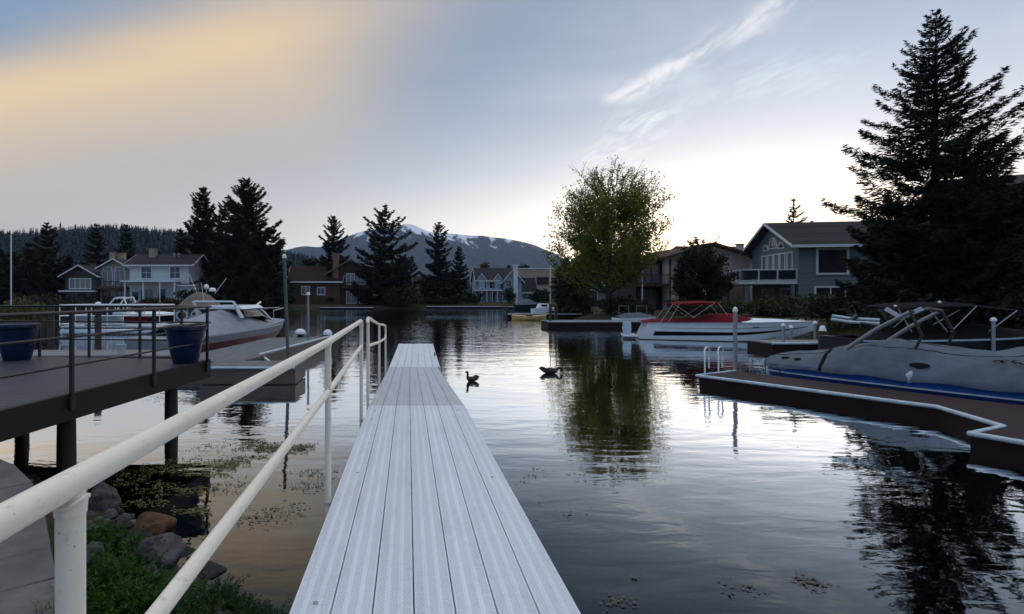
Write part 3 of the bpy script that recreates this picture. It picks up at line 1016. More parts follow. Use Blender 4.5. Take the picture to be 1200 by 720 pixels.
def shell(mb, rows, wr=0.0, seed=0):
    """Smooth fabric surface through rows of points, with a little wrinkle."""
    rs = []
    for i, r in enumerate(rows):
        q = []
        for k, p in enumerate(r):
            v = Vector(p)
            w = noise.noise(Vector((v.x * 1.5 + seed, v.y * 3.0, v.z * 3.0))) * wr + noise.noise(Vector((v.x * 4.5 + seed, v.y * 7.0, v.z * 1.0))) * wr * .5
            edge_ = 1 if 0 < k < len(r) - 1 else 0
            q.append((v.x, v.y + w * .4 * edge_, v.z + w * edge_))
        rs.append(q)
    n = len(rs[0])
    vs = [p for r in rs for p in r]
    fs = [(i * n + k, i * n + n + k, i * n + n + k + 1, i * n + k + 1) for i in range(len(rs) - 1) for k in range(n - 1)]
    return mb.add(vs, fs)


def arch_rows(st, n=17, pw=2.4):
    """Rows for covers: each station (x, half width, edge z, top z)."""
    rows = []
    for x, w, ze, zt in st:
        r = []
        for k in range(n):
            a = -1 + 2 * k / (n - 1)
            r.append((x, a * w, ze + (zt - ze) * (1 - abs(a) ** pw)))
        rows.append(r)
    return rows


def dense(st, m=5):
    out = []
    for a, b in zip(st[:-1], st[1:]):
        for k in range(m):
            t = k / m
            t2 = t * t * (3 - 2 * t) * .5 + t * .5
            out.append(tuple([a[0] + (b[0] - a[0]) * t] + [p + (q - p) * t2 for p, q in zip(a[1:], b[1:])]))
    return out + [st[-1]]


# -- white motorboat with red bimini
Lw = 7.6
wbt = thing('motorboat', 'white motorboat with a dark stripe, dark red cockpit cover and red bimini top', 'motorboat', (12.25, 27.4, 0), math.atan2(25.1 - 27.4, 19.0 - 12.25))
rg = hull_rings(Lw, 2.5, .86, 1.02, .3, 26, .42, .84, .06, .45)
hl = MB().loft(rg).build('hull', GEL, wbt, 28)
for sd in (-1, 1):
    band(rg, sd, lambda t: .22 + .18 * t, lambda t: .50 - .02 * t, .008, 2, 25).build('stripe', NAVY, hl, 60)
    band(rg, sd, .93, 1.04, .03, 0, 26).build('rub_rail', PVC, hl, 60)
    band(rg, sd, .70, .735, .008, 3, 22).build('pinstripe', STEEL, hl, 60)
dk = arch_rows(dense([(4.6, 1.18, .93, 1.12), (5.4, 1.06, .96, 1.15), (6.3, .78, .985, 1.12), (7.0, .50, 1.0, 1.07), (7.75, .10, 1.02, 1.03)]))
shell(MB(), dk).build('foredeck', GEL, wbt, 60)
cv = arch_rows(dense([(.15, 1.08, .87, .93), (.7, 1.14, .88, 1.02), (1.8, 1.18, .90, 1.08), (2.9, 1.2, .91, 1.16), (3.5, 1.18, .92, 1.30), (4.2, 1.14, .94, 1.38), (4.7, 1.06, .95, 1.28), (5.3, .85, .98, 1.12)]))
shell(MB(), cv, .03, 3).build('cockpit_cover', REDC, wbt, 60)
bm_ = arch_rows(dense([(1.55, .95, 1.84, 1.90), (2.1, 1.0, 1.87, 1.97), (2.9, 1.0, 1.91, 2.0), (3.65, .95, 1.90, 1.96)]), 13)
cz = MB()
shell(cz, bm_)
shell(cz, [[(p[0], p[1], p[2] - .05 - (.05 if k in (0, 12) else 0)) for k, p in enumerate(r)] for r in bm_])
for e in (0, -1):
    shell(cz, [bm_[e], [(p[0], p[1], p[2] - .06) for p in bm_[e]]])
for e in (0, 12):
    shell(cz, [[r[e] for r in bm_], [(r[e][0], r[e][1], r[e][2] - .1) for r in bm_]])
cz.build('bimini_top', REDC, wbt, 40)
for sd in (-1, 1):
    y = sd * 1.0
    for a, b in (((1.35, 1.06, .88), (1.9, .97, 1.86)), ((1.0, 1.06, .88), (1.6, .95, 1.84)), ((2.55, 1.1, 1.15), (1.65, .95, 1.83)), ((2.45, 1.1, 1.15), (3.45, .97, 1.90)), ((4.0, 1.02, 1.3), (3.6, .96, 1.90))):
        MB().tube([(a[0], sd * a[1], a[2]), (b[0], sd * b[1], b[2])], .014, 8).build('bimini_strut', FRAMEB, wbt, 60)
MB().box(-.75, -.02, -.95, .95, .10, .19).build('swim_platform', PVC, wbt, bevel=.03)
od_ = MB()
od_.loft([[(-.95, -.12, -.4), (-.35, -.12, -.4), (-.35, .12, -.4), (-.95, .12, -.4)], [(-.62, -.1, .2), (-.3, -.1, .2), (-.3, .1, .2), (-.62, .1, .2)], [(-.72, -.17, .45), (-.28, -.17, .45), (-.28, .17, .45), (-.72, .17, .45)], [(-.66, -.15, .86), (-.3, -.15, .86), (-.3, .15, .86), (-.66, .15, .86)]])
od_.build('outboard_motor', PVC, wbt, 30, .02)
mk = MB()
for k in range(5):
    mk.bar((5.05 + .05 * k, -1.11 - .012 - .0 * k, .70), (5.08 + .05 * k, -1.115, .76), .022, .02)
mk.build('hull_emblem', NAVY, wbt)
for x in (6.6, 7.2):
    MB().tube([(x, -.35, 1.05), (x, -.3, 1.12), (x + .2, -.25, 1.12), (x + .2, -.22, 1.05)], .012, 6).build('cleat', ALU, wbt, 60)

# -- tarp covered wake boat
tb = thing('wakeboard_boat', 'blue hulled wakeboard boat wrapped in a grey tarp with a folded tube tower', 'boat', (9.86 * KD, 13.42 * KD, 0), math.atan2(-.866, .5))
# local x runs from the tip near the ladder towards the right edge of the photo; -y faces the dock
st = [(-.35, .10, .44, .50), (-.2, .62, .44, .62), (.05, .88, .45, .70), (.5, 1.02, .46, .78), (1.0, 1.10, .48, .86), (1.45, 1.14, .50, 1.02), (1.9, 1.17, .50, 1.12), (2.6, 1.2, .50, 1.19), (3.3, 1.2, .50, 1.15),
      (3.9, 1.18, .50, 1.10), (4.4, 1.16, .50, 1.17), (5.0, 1.1, .50, 1.16), (5.8, 1.0, .50, 1.02), (6.5, .8, .48, .8), (6.9, .3, .46, .6)]
st = [(x, w, ze - .01, max(zt, ze + .05)) for x, w, ze, zt in st]
hr = []
for x, w, ze, zt in dense(st, 3):
    w2 = w + .03
    hr.append([(x, -w2, ze + .015), (x, -w2 * .97, .26), (x, -w2 * .84, .05), (x, 0, -.3), (x, w2 * .84, .05), (x, w2 * .97, .26), (x, w2, ze + .015)])
hh = MB().loft(hr).build('hull', BLUEH, tb, 35)
wl = MB()
wl.loft([[(r[0][0], r[0][1] - .012, .29), (r[0][0], r[0][1] - .012, .265), (r[0][0], r[0][1] + .03, .265), (r[0][0], r[0][1] + .03, .29)] for r in hr[3:-3]])
wl.build('pinstripe', PVC, hh, 60)
rows = arch_rows(dense(st, 10), 41, 2.6)


def tarp_shape(p):
    x, y, z = p
    # the cloth is drawn tight over windscreen, seats and ballast bags: ridges run down and forward from the high points
    r1 = .07 * math.exp(-((x - 2.35 + .55 * abs(y)) / .16) ** 2) + .06 * math.exp(-((x - 4.3 - .5 * abs(y)) / .18) ** 2) - .06 * math.exp(-((x - 3.4) / .45) ** 2) * (1 - abs(y))
    q = noise.noise(Vector((x * .8, y * 1.2, 3.0)))
    r2 = .05 * (1 - abs(math.sin(3.6 * x + 2.2 * abs(y) + 3 * q))) ** 2 * abs(y) ** 1.2 + .03 * (1 - abs(math.sin(6.5 * x - 4 * abs(y) + 4 * q))) ** 3 * abs(y)
    f = max(0, min(1, (z - .5) / .25))
    return (x, y, z + (r1 + r2) * f)


rows = [[tarp_shape(p) for p in r] for r in rows]
# skirt hanging over the gunwale
rows = [[(r[0][0], r[0][1] - .045, r[0][2] - .07 - .02 * math.sin(r[0][0] * 5))] + [(p[0], p[1] * 1.035, p[2]) for p in r] + [(r[-1][0], r[-1][1] + .045, r[-1][2] - .07)] for r in rows]
tarp = shell(MB(), rows, .028, 11).build('tarp', TARP, tb, 80)
for k_ in (11, 21):
    sm = MB().tube([(r[k_][0], r[k_][1], r[k_][2] + .004) for r in rows[4:-4:2]], .009, 5)
    sm.build('seam', STEELD, tarp)
strap = MB()
for xs in (1.28,):
    rr_ = min(rows, key=lambda r: abs(r[0][0] - xs))
    for p, q in zip(rr_[:-1], rr_[1:]):
        strap.bar((p[0], p[1], p[2] + .012), (q[0], q[1], q[2] + .012), .07, .012)
strap.build('strap', BLACKC, tarp)


def on_tarp(x, k):
    r = min(rows, key=lambda r: abs(r[0][0] - x))
    return Vector(r[k])


for x, k, a, b in ((.38, 6, .10, .045), (.72, 5, .10, .055), (3.05, 4, .17, .075)):
    c = on_tarp(x, k)
    c2 = on_tarp(x, k + 1)
    e2 = (c2 - c).normalized()
    e1 = Vector((1, 0, 0))
    nr = e1.cross(e2)
    v = MB()
    for s_ in (1.0, .72):
        v.add([c + e1 * a * s_ * math.cos(t) + e2 * b * s_ * math.sin(t) + nr * (.02 + .012 * (1 - s_)) for t in np.linspace(0, 2 * math.pi, 20, endpoint=False)], [tuple(range(20))])
    v.build('vent', BLACKC, tarp)
ctr = on_tarp(3.05, 4)
fnd = MB().tube([ctr + Vector((-.1, -.09, -.12)), ctr + Vector((-.12, -.12, -.20)), ctr + Vector((-.12, -.12, -.34)), ctr + Vector((-.1, -.1, -.40))], [.02, .07, .07, .02], 12)
fnd.build('fender', PVC, tb, 60)
for dx in (-.1, .18):
    MB().tube([ctr + Vector((.02, -.03, -.03)), ctr + Vector((dx, -.11, -.16 if dx < 0 else -.26))], .008, 6).build('rope', BLACKC, tb)
for x in (.35, 5.2):
    MB().tube([(x, -1.16, .42), (x + .1, -1.3, .36), (x + .22, -1.42, .275)], .012, 6).build('mooring_line', BLACKC, tb, 60)
# emblem printed on the cloth near the stern
em = MB()
for j, (x, k, ln) in enumerate(((4.12, 8, .16), (4.22, 8, .18), (4.34, 8, .15), (4.44, 7, .2), (4.6, 8, .18), (4.72, 7, .14))):
    c = on_tarp(x, k)
    e2 = (on_tarp(x, k + 1) - c).normalized()
    e1 = Vector((1, 0, 0))
    nr = e1.cross(e2)
    for t0 in (0, .8, 1.6, 2.4):
        p1 = c + e1 * (.07 * math.cos(t0 + j)) + e2 * .04 * math.sin(t0 + j) + nr * .028
        p2 = c + e1 * (.07 * math.cos(t0 + .8 + j)) + e2 * .04 * math.sin(t0 + .8 + j) + nr * .028
        em.bar(p1, p2, .022, .012)
em.build('tarp_emblem', BLACKC, tarp)
# tower: near and far legs raked towards the right, joined on top, racks still clamped on
for sd in (-1, 1):
    y = sd * 1.05
    MB().tube([(1.75, y, .98), (1.82, y, 1.06), (2.3, y * .98, 1.50), (2.85, y * .93, 1.90)], [.045, .045, .042, .038], 12).build('tower_leg', TOWER, tb, 60)
    MB().tube([(2.95, y, 1.10), (3.05, y * .97, 1.4), (2.85, y * .93, 1.90)], .028, 10).build('tower_leg', BLACKM, tb, 60)
MB().tube([(2.85, -.98, 1.90), (2.88, 0, 1.96), (2.85, .98, 1.90)], .04, 10).build('tower_bar', BLACKM, tb, 60)

for k, (x, y, z) in enumerate(((1.72, -.55, 1.62), (1.68, -.40, 1.70))):
    MB().tube([(x - .35, y - .25, z + .06), (x - .05, y - .05, z), (x + .45, y + .1, z - .02)], .035, 8).build('board_rack', PVC, tb, 60)
MB().bar((1.62, -.62, 1.55), (1.74, -.42, 1.78), .09, .07).build('rack_clamp', BLACKM, tb)
MB().tube([(1.75, -.5, 1.62), (2.3, -.75, 1.55), (2.5, -.9, 1.62)], .03, 8).build('rack_arm', BLACKM, tb, 60)
MB().bar((2.65, -.9, 1.74), (3.0, -.8, 1.98), .05, .09).build('tower_light', PVC, tb, bevel=.01)
MB().bar((2.2, -.2, 1.95), (2.5, -.15, 1.72), .05, .09).build('tower_light', PVC, tb, bevel=.01)

# -- dark boat with black bimini behind it
db = thing('motorboat', 'dark motorboat with a black bimini and a white rub rail behind the tarp covered boat', 'motorboat', (15.1, 17.9, 0), R(-8))
rg = hull_rings(6.3, 2.3, .80, 1.05, .3, 20, .5, .85, .05)
hd = MB().loft(rg).build('hull', NAVY, db, 30)
for sd in (-1, 1):
    band(rg, sd, .93, 1.0, .03).build('rub_rail', PVC, hd, 60)
cv = arch_rows(dense([(.2, 1.0, .81, .9), (1.5, 1.15, .83, 1.0), (3, 1.15, .88, 1.25), (4.2, 1.0, .93, 1.3), (5.2, .7, .99, 1.14), (6.1, .15, 1.05, 1.1)]))
shell(MB(), cv, .03, 5).build('cockpit_cover', BLACKC, db, 60)
bm2 = arch_rows(dense([(.9, 1.0, 1.80, 1.88), (1.9, 1.05, 1.9, 2.02), (3.2, 1.05, 1.92, 2.04), (4.6, .95, 1.78, 1.86)]), 11)
cz = MB()
shell(cz, bm2)
shell(cz, [[(p[0], p[1], p[2] - .04) for p in r] for r in bm2])
for e in (0, 10):
    shell(cz, [[r[e] for r in bm2], [(r[e][0], r[e][1], r[e][2] - .04) for r in bm2]])
cz.build('bimini_top', BLACKC, db, 60)
for sd in (-1, 1):
    for a, b in (((1.4, 1.12, 1.08), (1.1, 1.0, 1.82)), ((2.4, 1.14, 1.1), (1.9, 1.04, 1.9)), ((2.5, 1.14, 1.1), (3.3, 1.04, 1.92)), ((3.6, 1.1, 1.12), (4.5, .95, 1.78))):
        MB().tube([(a[0], sd * a[1], a[2]), (b[0], sd * b[1], b[2])], .018, 8).build('bimini_strut', STEEL, db, 60)
for x, z in ((1.3, 1.9), (2.6, 2.04)):
    MB().ball((x, -.6, z), .05, 8).build('bimini_light', WHITE, db, 60)

# -- covered cruiser on the left, white over red
cr = thing('cabin_cruiser', 'white cabin cruiser with a red hull bottom under a pale cover beside the grey dock', 'cabin cruiser', (-9.0, 18.2, 0), math.atan2(9.7, 2.15))
Lc = 9.9
rg = hull_rings(Lc, 2.7, .72, .98, .35, 24, .5, .88, .02)
hc = MB().loft(rg).build('hull', COVER, cr, 30)
for sd in (-1, 1):
    band(rg, sd, .0, lambda t: .62 - .05 * t, .008, 0, 23).build('red_band', REDH, hc, 60)
    band(rg, sd, .95, 1.03, .03).build('rub_rail', PVC, hc, 60)
cv = arch_rows(dense([(1.0, 1.22, .74, 1.15), (2.2, 1.32, .76, 1.35), (3.6, 1.35, .78, 1.62), (4.8, 1.35, .80, 1.72), (5.6, 1.3, .84, 1.45), (6.6, 1.18, .88, 1.2), (7.8, .95, .93, 1.12), (9.2, .5, .97, 1.06), (9.95, .12, .98, 1.0)]), 17, 1.6)
shell(MB(), cv, .04, 7).build('bow_cover', COVER, cr, 60)
WH = Matrix.Translation((.75, 0, -.12))
pl = MB()
pl.M = WH
pl.loft([[(3.6, -1.0, 1.45), (3.6, 1.0, 1.45), (3.6, .92, 1.78), (3.6, -.92, 1.78)], [(5.2, -1.0, 1.45), (5.2, 1.0, 1.45), (5.0, .9, 1.80), (5.0, -.9, 1.80)], [(6.2, -.9, 1.2), (6.2, .9, 1.2), (5.9, .8, 1.60), (5.9, -.8, 1.60)]])
pl.build('wheelhouse', GLASS, cr)
wr_ = MB()
wr_.M = WH
wr_.loft([[(3.3, -1.08, 1.79), (3.3, 1.08, 1.79), (3.3, .9, 1.95), (3.3, -.9, 1.95)], [(5.2, -1.02, 1.82), (5.2, 1.02, 1.82), (5.1, .85, 1.97), (5.1, -.85, 1.97)], [(6.15, -.7, 1.72), (6.15, .7, 1.72), (5.95, .6, 1.80), (5.95, -.6, 1.80)]]).build('wheelhouse_roof', GEL, cr, 40, .03)
for sd in (-1, 1):
    MB().bar((5.75, sd * .96, 1.68), (7.05, sd * .88, 1.08), .06, .06).build('window_pillar', GEL, cr)
    MB().loft([[(3.9, sd * 1.0, 1.3), (4.25, sd * 1.0, 1.3), (4.25, sd * 1.06, 1.3), (3.9, sd * 1.06, 1.3)], [(3.45, sd * .92, 2.02), (3.62, sd * .92, 2.02), (3.62, sd * .98, 2.02), (3.45, sd * .98, 2.02)]]).build('radar_arch', GEL, cr, 30, .02)
    MB().tube([(7.0, sd * 1.0, 1.05), (7.0, sd * 1.0, 1.55), (8.6, sd * .62, 1.6), (9.9, sd * .1, 1.62)], .018, 8).build('bow_rail', ALU, cr, 60)
MB().box(3.45, 3.62, -.9, .9, 1.98, 2.05).build('radar_arch', GEL, cr, bevel=.02)
MB().tube([(3.5, .4, 2.0), (3.3, .4, 2.8)], .012, 6).build('aerial', WHITE, cr)
MB().loft([[(6.3, -.5, 1.75), (6.3, -.42, 1.75), (6.3, -.42, 1.82), (6.3, -.5, 1.82)], [(7.1, -.3, 1.92), (7.1, -.22, 1.92), (7.1, -.22, 1.99), (7.1, -.3, 1.99)]]).build('search_light', GEL, cr)

# -- boat with taupe canopy left of it
cb = thing('canopy_boat', 'boat under a taupe canvas canopy with white radar domes on its roof', 'boat', (-10.5, 25.4, 0), R(108))
cb.scale = (1, .78, 1)
rg = hull_rings(7.2, 2.6, .85, 1.0, .3, 18, .5, .86, .04)
MB().loft(rg).build('hull', GEL, cb, 30)
cp = arch_rows(dense([(.0, 1.25, 1.62, 1.78), (.8, 1.3, 1.65, 2.3), (1.6, 1.3, 1.7, 2.46), (3.6, 1.3, 1.7, 2.46), (4.6, 1.25, 1.75, 2.35), (5.4, 1.1, 1.8, 1.95)]), 13, 1.7)
shell(MB(), cp, .03, 9).build('canopy', TAUPE, cb, 60)
for x, y in ((.2, -1.2), (.2, 1.2), (2.6, -1.26), (2.6, 1.26), (5.0, -1.12), (5.0, 1.12)):
    MB().tube([(x, y, .85), (x, y, 1.72)], .02, 8).build('canopy_post', ALU, cb, 60)
for k, x in enumerate((.1, .1, .1)):
    y = (-.85, 0, .85)[k]
    MB().tube([(x, y + .3 * math.cos(a), 1.28 + .24 * math.sin(a)) for a in np.linspace(0, 2 * math.pi, 15)], .05, 8).build('seat_frame', PVC, cb, 60)
MB().box(.5, 5.2, -.95, .95, .85, 1.1).build('bench', PVC, cb, bevel=.05)
MB().ball((3.2, -.35, 2.75), .17, 10, .9).build('radar_dome', GEL, cb, 60)
MB().lathe([(.001, 0), (.24, 0), (.25, .08), (.2, .18), (.001, .22)], 16, (3.2, -.75, 2.5)).build('radar_dome', GEL, cb, 60)
MB().lathe([(.03, 0), (.03, .3)], 8, (3.2, -.35, 2.42)).build('radar_mast', PVC, cb)
MB().tube([(3.6, .3, 2.4), (4.2, .9, 3.5)], .014, 6).build('aerial', WHITE, cb)
MB().tube([(3.6, -.9, 2.38), (3.9, -1.7, 3.3)], .014, 6).build('aerial', WHITE, cb)

# -- pontoon boat seen through the railing
po = thing('pontoon_boat', 'white railed pontoon boat seen through the pier railing', 'pontoon boat', (gx(70, 29.5), 29.5, 0), 0)
Lp = 5.5
for y in (.25, 2.15):
    MB().tube([(-.1, y, .18), (.15, y, .16), (5.0, y, .16), (5.6, y, .30)], [.12, .28, .28, .06], 14).build('float_tube', ALU, po, 60)
MB().box(0, Lp, 0, 2.4, .42, .52).build('deck', PVC, po, bevel=.02)
for z in (.62, 1.10, 1.72):
    r_ = .035
    MB().tube([(0, 0, z), (Lp, 0, z), (Lp, 2.4, z), (0, 2.4, z), (0, 0, z)], r_, 8).build('rail', WHITE, po, 60)
for k in range(7):
    for y in (0, 2.4):
        MB().tube([(k * Lp / 6, y, .52), (k * Lp / 6, y, 1.72)], .03, 8).build('rail_post', WHITE, po, 60)
MB().box(1.2, 2.6, .3, .95, .52, .95).box(1.2, 2.6, .95, 1.12, .52, 1.32).build('bench', BLUEP, po, bevel=.05)
MB().box(2.9, 3.5, .2, .7, .52, 1.3).build('console', PVC, po, bevel=.05)
MB().box(3.6, 5.0, .04, .10, .66, 1.06).build('side_panel', REDC, po)
MB().box(.9, 3.3, .04, .09, .66, 1.06).build('side_panel', COVER, po)

# -- speedboat with a wake arch further away
sb = thing('speedboat', 'small dark speedboat with a white arch behind the pontoon boat', 'speedboat', (gx(118, 38), 38, 0), R(4))
rg = hull_rings(5.6, 2.1, .8, .95, .3, 16, .5, .86, .05)
MB().loft(rg).build('hull', NAVY, sb, 30)
shell(MB(), arch_rows(dense([(.2, .9, .82, .95), (1.5, 1.0, .84, 1.05), (3.0, .95, .88, 1.1), (4.4, .6, .92, 1.08), (5.4, .15, .95, 1.0)]))).build('foredeck', GEL, sb, 60)
for y in (-.85, .85):
    MB().tube([(.7, y, .95), (1.0, y * .95, 1.6), (1.35, y * .9, 2.05), (2.0, y * .88, 2.15), (2.25, y * .9, 1.5), (2.35, y, 1.0)], .06, 8).build('arch', WHITE, sb, 60)
MB().tube([(1.5, -.78, 2.1), (1.5, .78, 2.1)], .06, 8).build('arch', WHITE, sb, 60)
MB().box(2.6, 3.1, -.4, .4, 1.0, 1.75).build('seat', REDC, sb, bevel=.08)
MB().bar((3.0, -.8, 1.05), (3.3, -.7, 1.4), .05, .3).build('windscreen', GLASS, sb)

# -- far boats
fbt = thing('motorboat', 'small white motorboat moored beyond the long dark dock', 'motorboat', (gx(624, 60), 60, 0), R(3))
rg = hull_rings(3.6, 1.5, .75, .95, .25, 14, .5, .86, .06)
MB().loft(rg).build('hull', GEL, fbt, 30)
MB().loft([[(.5, -.5, .8), (2.2, -.5, .9), (2.2, .5, .9), (.5, .5, .8)], [(.8, -.4, 1.35), (1.7, -.4, 1.35), (1.7, .4, 1.35), (.8, .4, 1.35)]]).build('cabin', GEL, fbt, bevel=.04)
MB().box(.95, 1.6, -.475, -.44, 1.0, 1.25).build('cabin_window', GLASS, fbt)
cvb = thing('covered_boat', 'low boat under a pale blue-grey cover near the pale blue far house', 'boat', (gx(603, 84), 84, 0), 0)
rg = hull_rings(4.2, 1.8, .8, .9, .25, 12, .5, .86, .05)
MB().loft(rg).build('hull', NAVY, cvb, 30)
shell(MB(), arch_rows(dense([(0, .85, .8, .95), (1.2, .9, .82, 1.6), (2.4, .85, .85, 1.7), (3.4, .5, .88, 1.2), (4.2, .1, .9, .95)]))).build('cover', TARP, cvb, 60)
gbt = thing('covered_boat', 'small boat with a domed grey cover behind the stern of the white motorboat', 'boat', (gx(722, 38.6), 38.6, 0), R(5))
rg = hull_rings(3.0, 1.5, .6, .7, .2, 12, .5, .86, .05)
MB().loft(rg).build('hull', GEL, gbt, 30)
shell(MB(), arch_rows(dense([(0, .7, .6, .7), (.8, .74, .62, .95), (1.8, .7, .64, 1.0), (2.5, .4, .68, .85), (3.0, .1, .7, .72)]))).build('cover', TARP, gbt, 60)
for x in (.6, 2.0):
    MB().tube([(x, -.72, .62), (x, -.72, 1.5), (x, .72, 1.5), (x, .72, .62)], .02, 6).build('frame_hoop', STEEL, gbt, 60)
# ------------------------------------------------------------------ houses
class House:
    """Local frame: x to the right along the front, y to the back, z up; origin at the front left corner of the base."""

    def __init__(self, name, label, x, y, z=.6, rz=0.0, cat='house'):
        self.t = thing(name, label, cat, (x, y, z), rz)

    def block(self, x0, x1, y0, y1, he, hr, axis, wm, rm, over=.55, th=.2, eave_over=.6, trim=TRIM, name='wall', z0=-1.0):
        mb = MB()
        ym, xm = (y0 + y1) / 2, (x0 + x1) / 2
        if axis == 'x':
            mb.ext([(y0, z0), (y1, z0), (y1, he), (ym, hr), (y0, he)], x0, x1, 'x')
        elif axis == 'y':
            mb.ext([(x0, z0), (x1, z0), (x1, he), (xm, hr), (x0, he)], y0, y1, 'y')
        else:
            mb.box(x0, x1, y0, y1, z0, he)
        w = mb.build(name, wm, self.t)
        rb, tb_ = MB(), MB()
        e = .006
        if axis in 'xy':
            a0, a1 = (y0, y1) if axis == 'x' else (x0, x1)
            am = (a0 + a1) / 2
            sl = (hr - he) / (am - a0)
            o0, o1 = a0 - eave_over, a1 + eave_over
            poly = [(o0, he - eave_over * sl + e), (am, hr + e), (o1, he - eave_over * sl + e), (o1, he - eave_over * sl + e + th), (am, hr + e + th), (o0, he - eave_over * sl + e + th)]
            b0, b1 = (x0, x1) if axis == 'x' else (y0, y1)
            # two halves so that every face is convex
            for q in ([poly[0], poly[1], poly[4], poly[5]], [poly[1], poly[2], poly[3], poly[4]]):
                rb.ext(q, b0 - over, b1 + over, axis)
            tz = he - eave_over * sl + e
            for (p, q) in ((poly[0], poly[1]), (poly[2], poly[1])):
                for s_ in (b0 - over - .04, b1 + over + .003):
                    tb_.ext([(p[0], p[1] - .03), (q[0], q[1] - .03), (q[0], q[1] + th + .02), (p[0], p[1] + th + .02)], s_, s_ + .037, axis)
            for a in (o0 - .042, o1 + .003):
                if axis == 'x':
                    tb_.box(b0 - over, b1 + over, a, a + .039, tz - .03, tz + th + .02)
                else:
                    tb_.box(a, a + .039, b0 - over, b1 + over, tz - .03, tz + th + .02)
        else:
            rb.box(x0 - over, x1 + over, y0 - over, y1 + over, he + e, he + e + th)
            tb_.box(x0 - over - .04, x1 + over + .04, y0 - over - .04, y0 - over - .003, he - .05, he + th + .03)
        r = rb.build('roof', rm, self.t)
        tb_.build('roof_edge', trim, r)
        self.roof = r
        return w

    def frame(self, face, a, z, y):
        if face == 'front':
            return Matrix.Translation((a, y, z))
        M = Matrix(((0, 1, 0, y), (-1, 0, 0, a), (0, 0, 1, z), (0, 0, 0, 1)))    # left side wall, x = y value
        return M

    def win(self, a, z, w, h, nx=2, ny=1, face='front', y=0.0, fm=TRIM, gm=GLASS, fw=.11, name='window'):
        """a = centre along the wall, z = sill height."""
        M = self.frame(face, a, z, y)
        f = MB()
        f.M = M
        d0, d1 = -.09, .03
        f.box(-w / 2, w / 2, d0, d1, -fw, 0).box(-w / 2, w / 2, d0, d1, h, h + fw)
        f.box(-w / 2 - fw, -w / 2 + .0, d0 - .002, d1, -fw - .02, h + fw + .02).box(w / 2, w / 2 + fw, d0 - .002, d1, -fw - .02, h + fw + .02)
        for k in range(1, nx):
            x = -w / 2 + w * k / nx
            f.box(x - fw * .3, x + fw * .3, -.06, .02, 0, h)
        for k in range(1, ny):
            zz = h * k / ny
            f.box(-w / 2, w / 2, -.05, .018, zz - fw * .25, zz + fw * .25)
        o = f.build(name, fm, self.t)
        g = MB()
        g.M = M
        g.box(-w / 2, w / 2, -.015, .012, 0, h)
        g.build('pane', gm, o)
        return o

    def part(self, name, m, *boxes, bevel=0.0, parent=None):
        mb = MB()
        for b in boxes:
            mb.box(*b)
        return mb.build(name, m, parent or self.t, bevel=bevel)

    def railing(self, pts, z, h, m, step=.9, panel=None):
        mb = MB()
        for a, b in zip(pts[:-1], pts[1:]):
            a, b = Vector(a), Vector(b)
            L = (b - a).length
            n = max(1, round(L / step))
            for k in range(n + 1):
                p = a.lerp(b, k / n)
                mb.box(p.x - .05, p.x + .05, p.y - .05, p.y + .05, z, z + h)
            mb.bar((a.x, a.y, z + h), (b.x, b.y, z + h), .12, .09)
            mb.bar((a.x, a.y, z + .1), (b.x, b.y, z + .1), .07, .07)
            if panel is None:
                k = 0
                while k * .16 < L:
                    p = a.lerp(b, min(1, k * .16 / L))
                    mb.box(p.x - .015, p.x + .015, p.y - .015, p.y + .015, z + .1, z + h)
                    k += 1
        o = mb.build('balcony_railing', m, self.t)
        if panel is not None:
            g = MB()
            for a, b in zip(pts[:-1], pts[1:]):
                g.bar((a[0], a[1], z + h * .55), (b[0], b[1], z + h * .55), .02, h * .72)
            g.build('glass_panel', panel, o)
        return o


def chimney(H, x, y, z0, z1, w=.9, d=.9, m=BRICK):
    c = H.part('chimney', m, (x - w / 2, x + w / 2, y - d / 2, y + d / 2, z0, z1), parent=H.roof)
    H.part('chimney_cap', TRIMD, (x - w / 2 - .08, x + w / 2 + .08, y - d / 2 - .08, y + d / 2 + .08, z1 + .003, z1 + .12), parent=c)
    return c


Z = .6
# white clapboard house, far left
H = House('house', 'white two-storey house with a covered porch and a dark roof on the far left shore', gx(152, 89), 89, Z)
H.block(0, 10.3, 0, 8, 7.1, 9.0, 'x', SIDEW, SHINGLE, over=.9)
H.part('porch_roof', TRIM, (-.3, 8.9, -2.4, -.02, 4.0, 4.3))
for k, x in enumerate((.3, 3.4, 6.2, 8.7)):
    H.part('porch_post', TRIM, (x, x + .2, -2.3, -2.1, -1, 3.997))
H.win(2.9, 4.75, 1.7, 1.9, 2, 2)
H.win(7.9, 4.75, 1.7, 1.9, 2, 2)
H.win(3.0, .5, 2.2, 2.3, 3, 1, gm=CURT, name='patio_door')
H.win(5.6, .5, 1.4, 2.4, 1, 1, name='patio_door')
H.win(8.2, 1.4, 1.0, 1.0, 2, 1)
H.win(1.0, .9, 1.1, 1.5, 1, 1)
H.block(9.0, 11.6, -.9, 6, 3.4, 4.1, 'x', SIDEW, SHINGLE, over=.3, eave_over=.3, name='side_wing')
chimney(H, 2.6, 3.0, 7.6, 10.2, 1.1, 1.0, STUCCOT)
for x in (6.4, 7.2):
    MB().lathe([(.16, 0), (.16, .5), (.26, .55), (.26, .7), (.001, .8)], 10, (x, 3.0, 8.55)).build('roof_vent', STEEL, H.t)

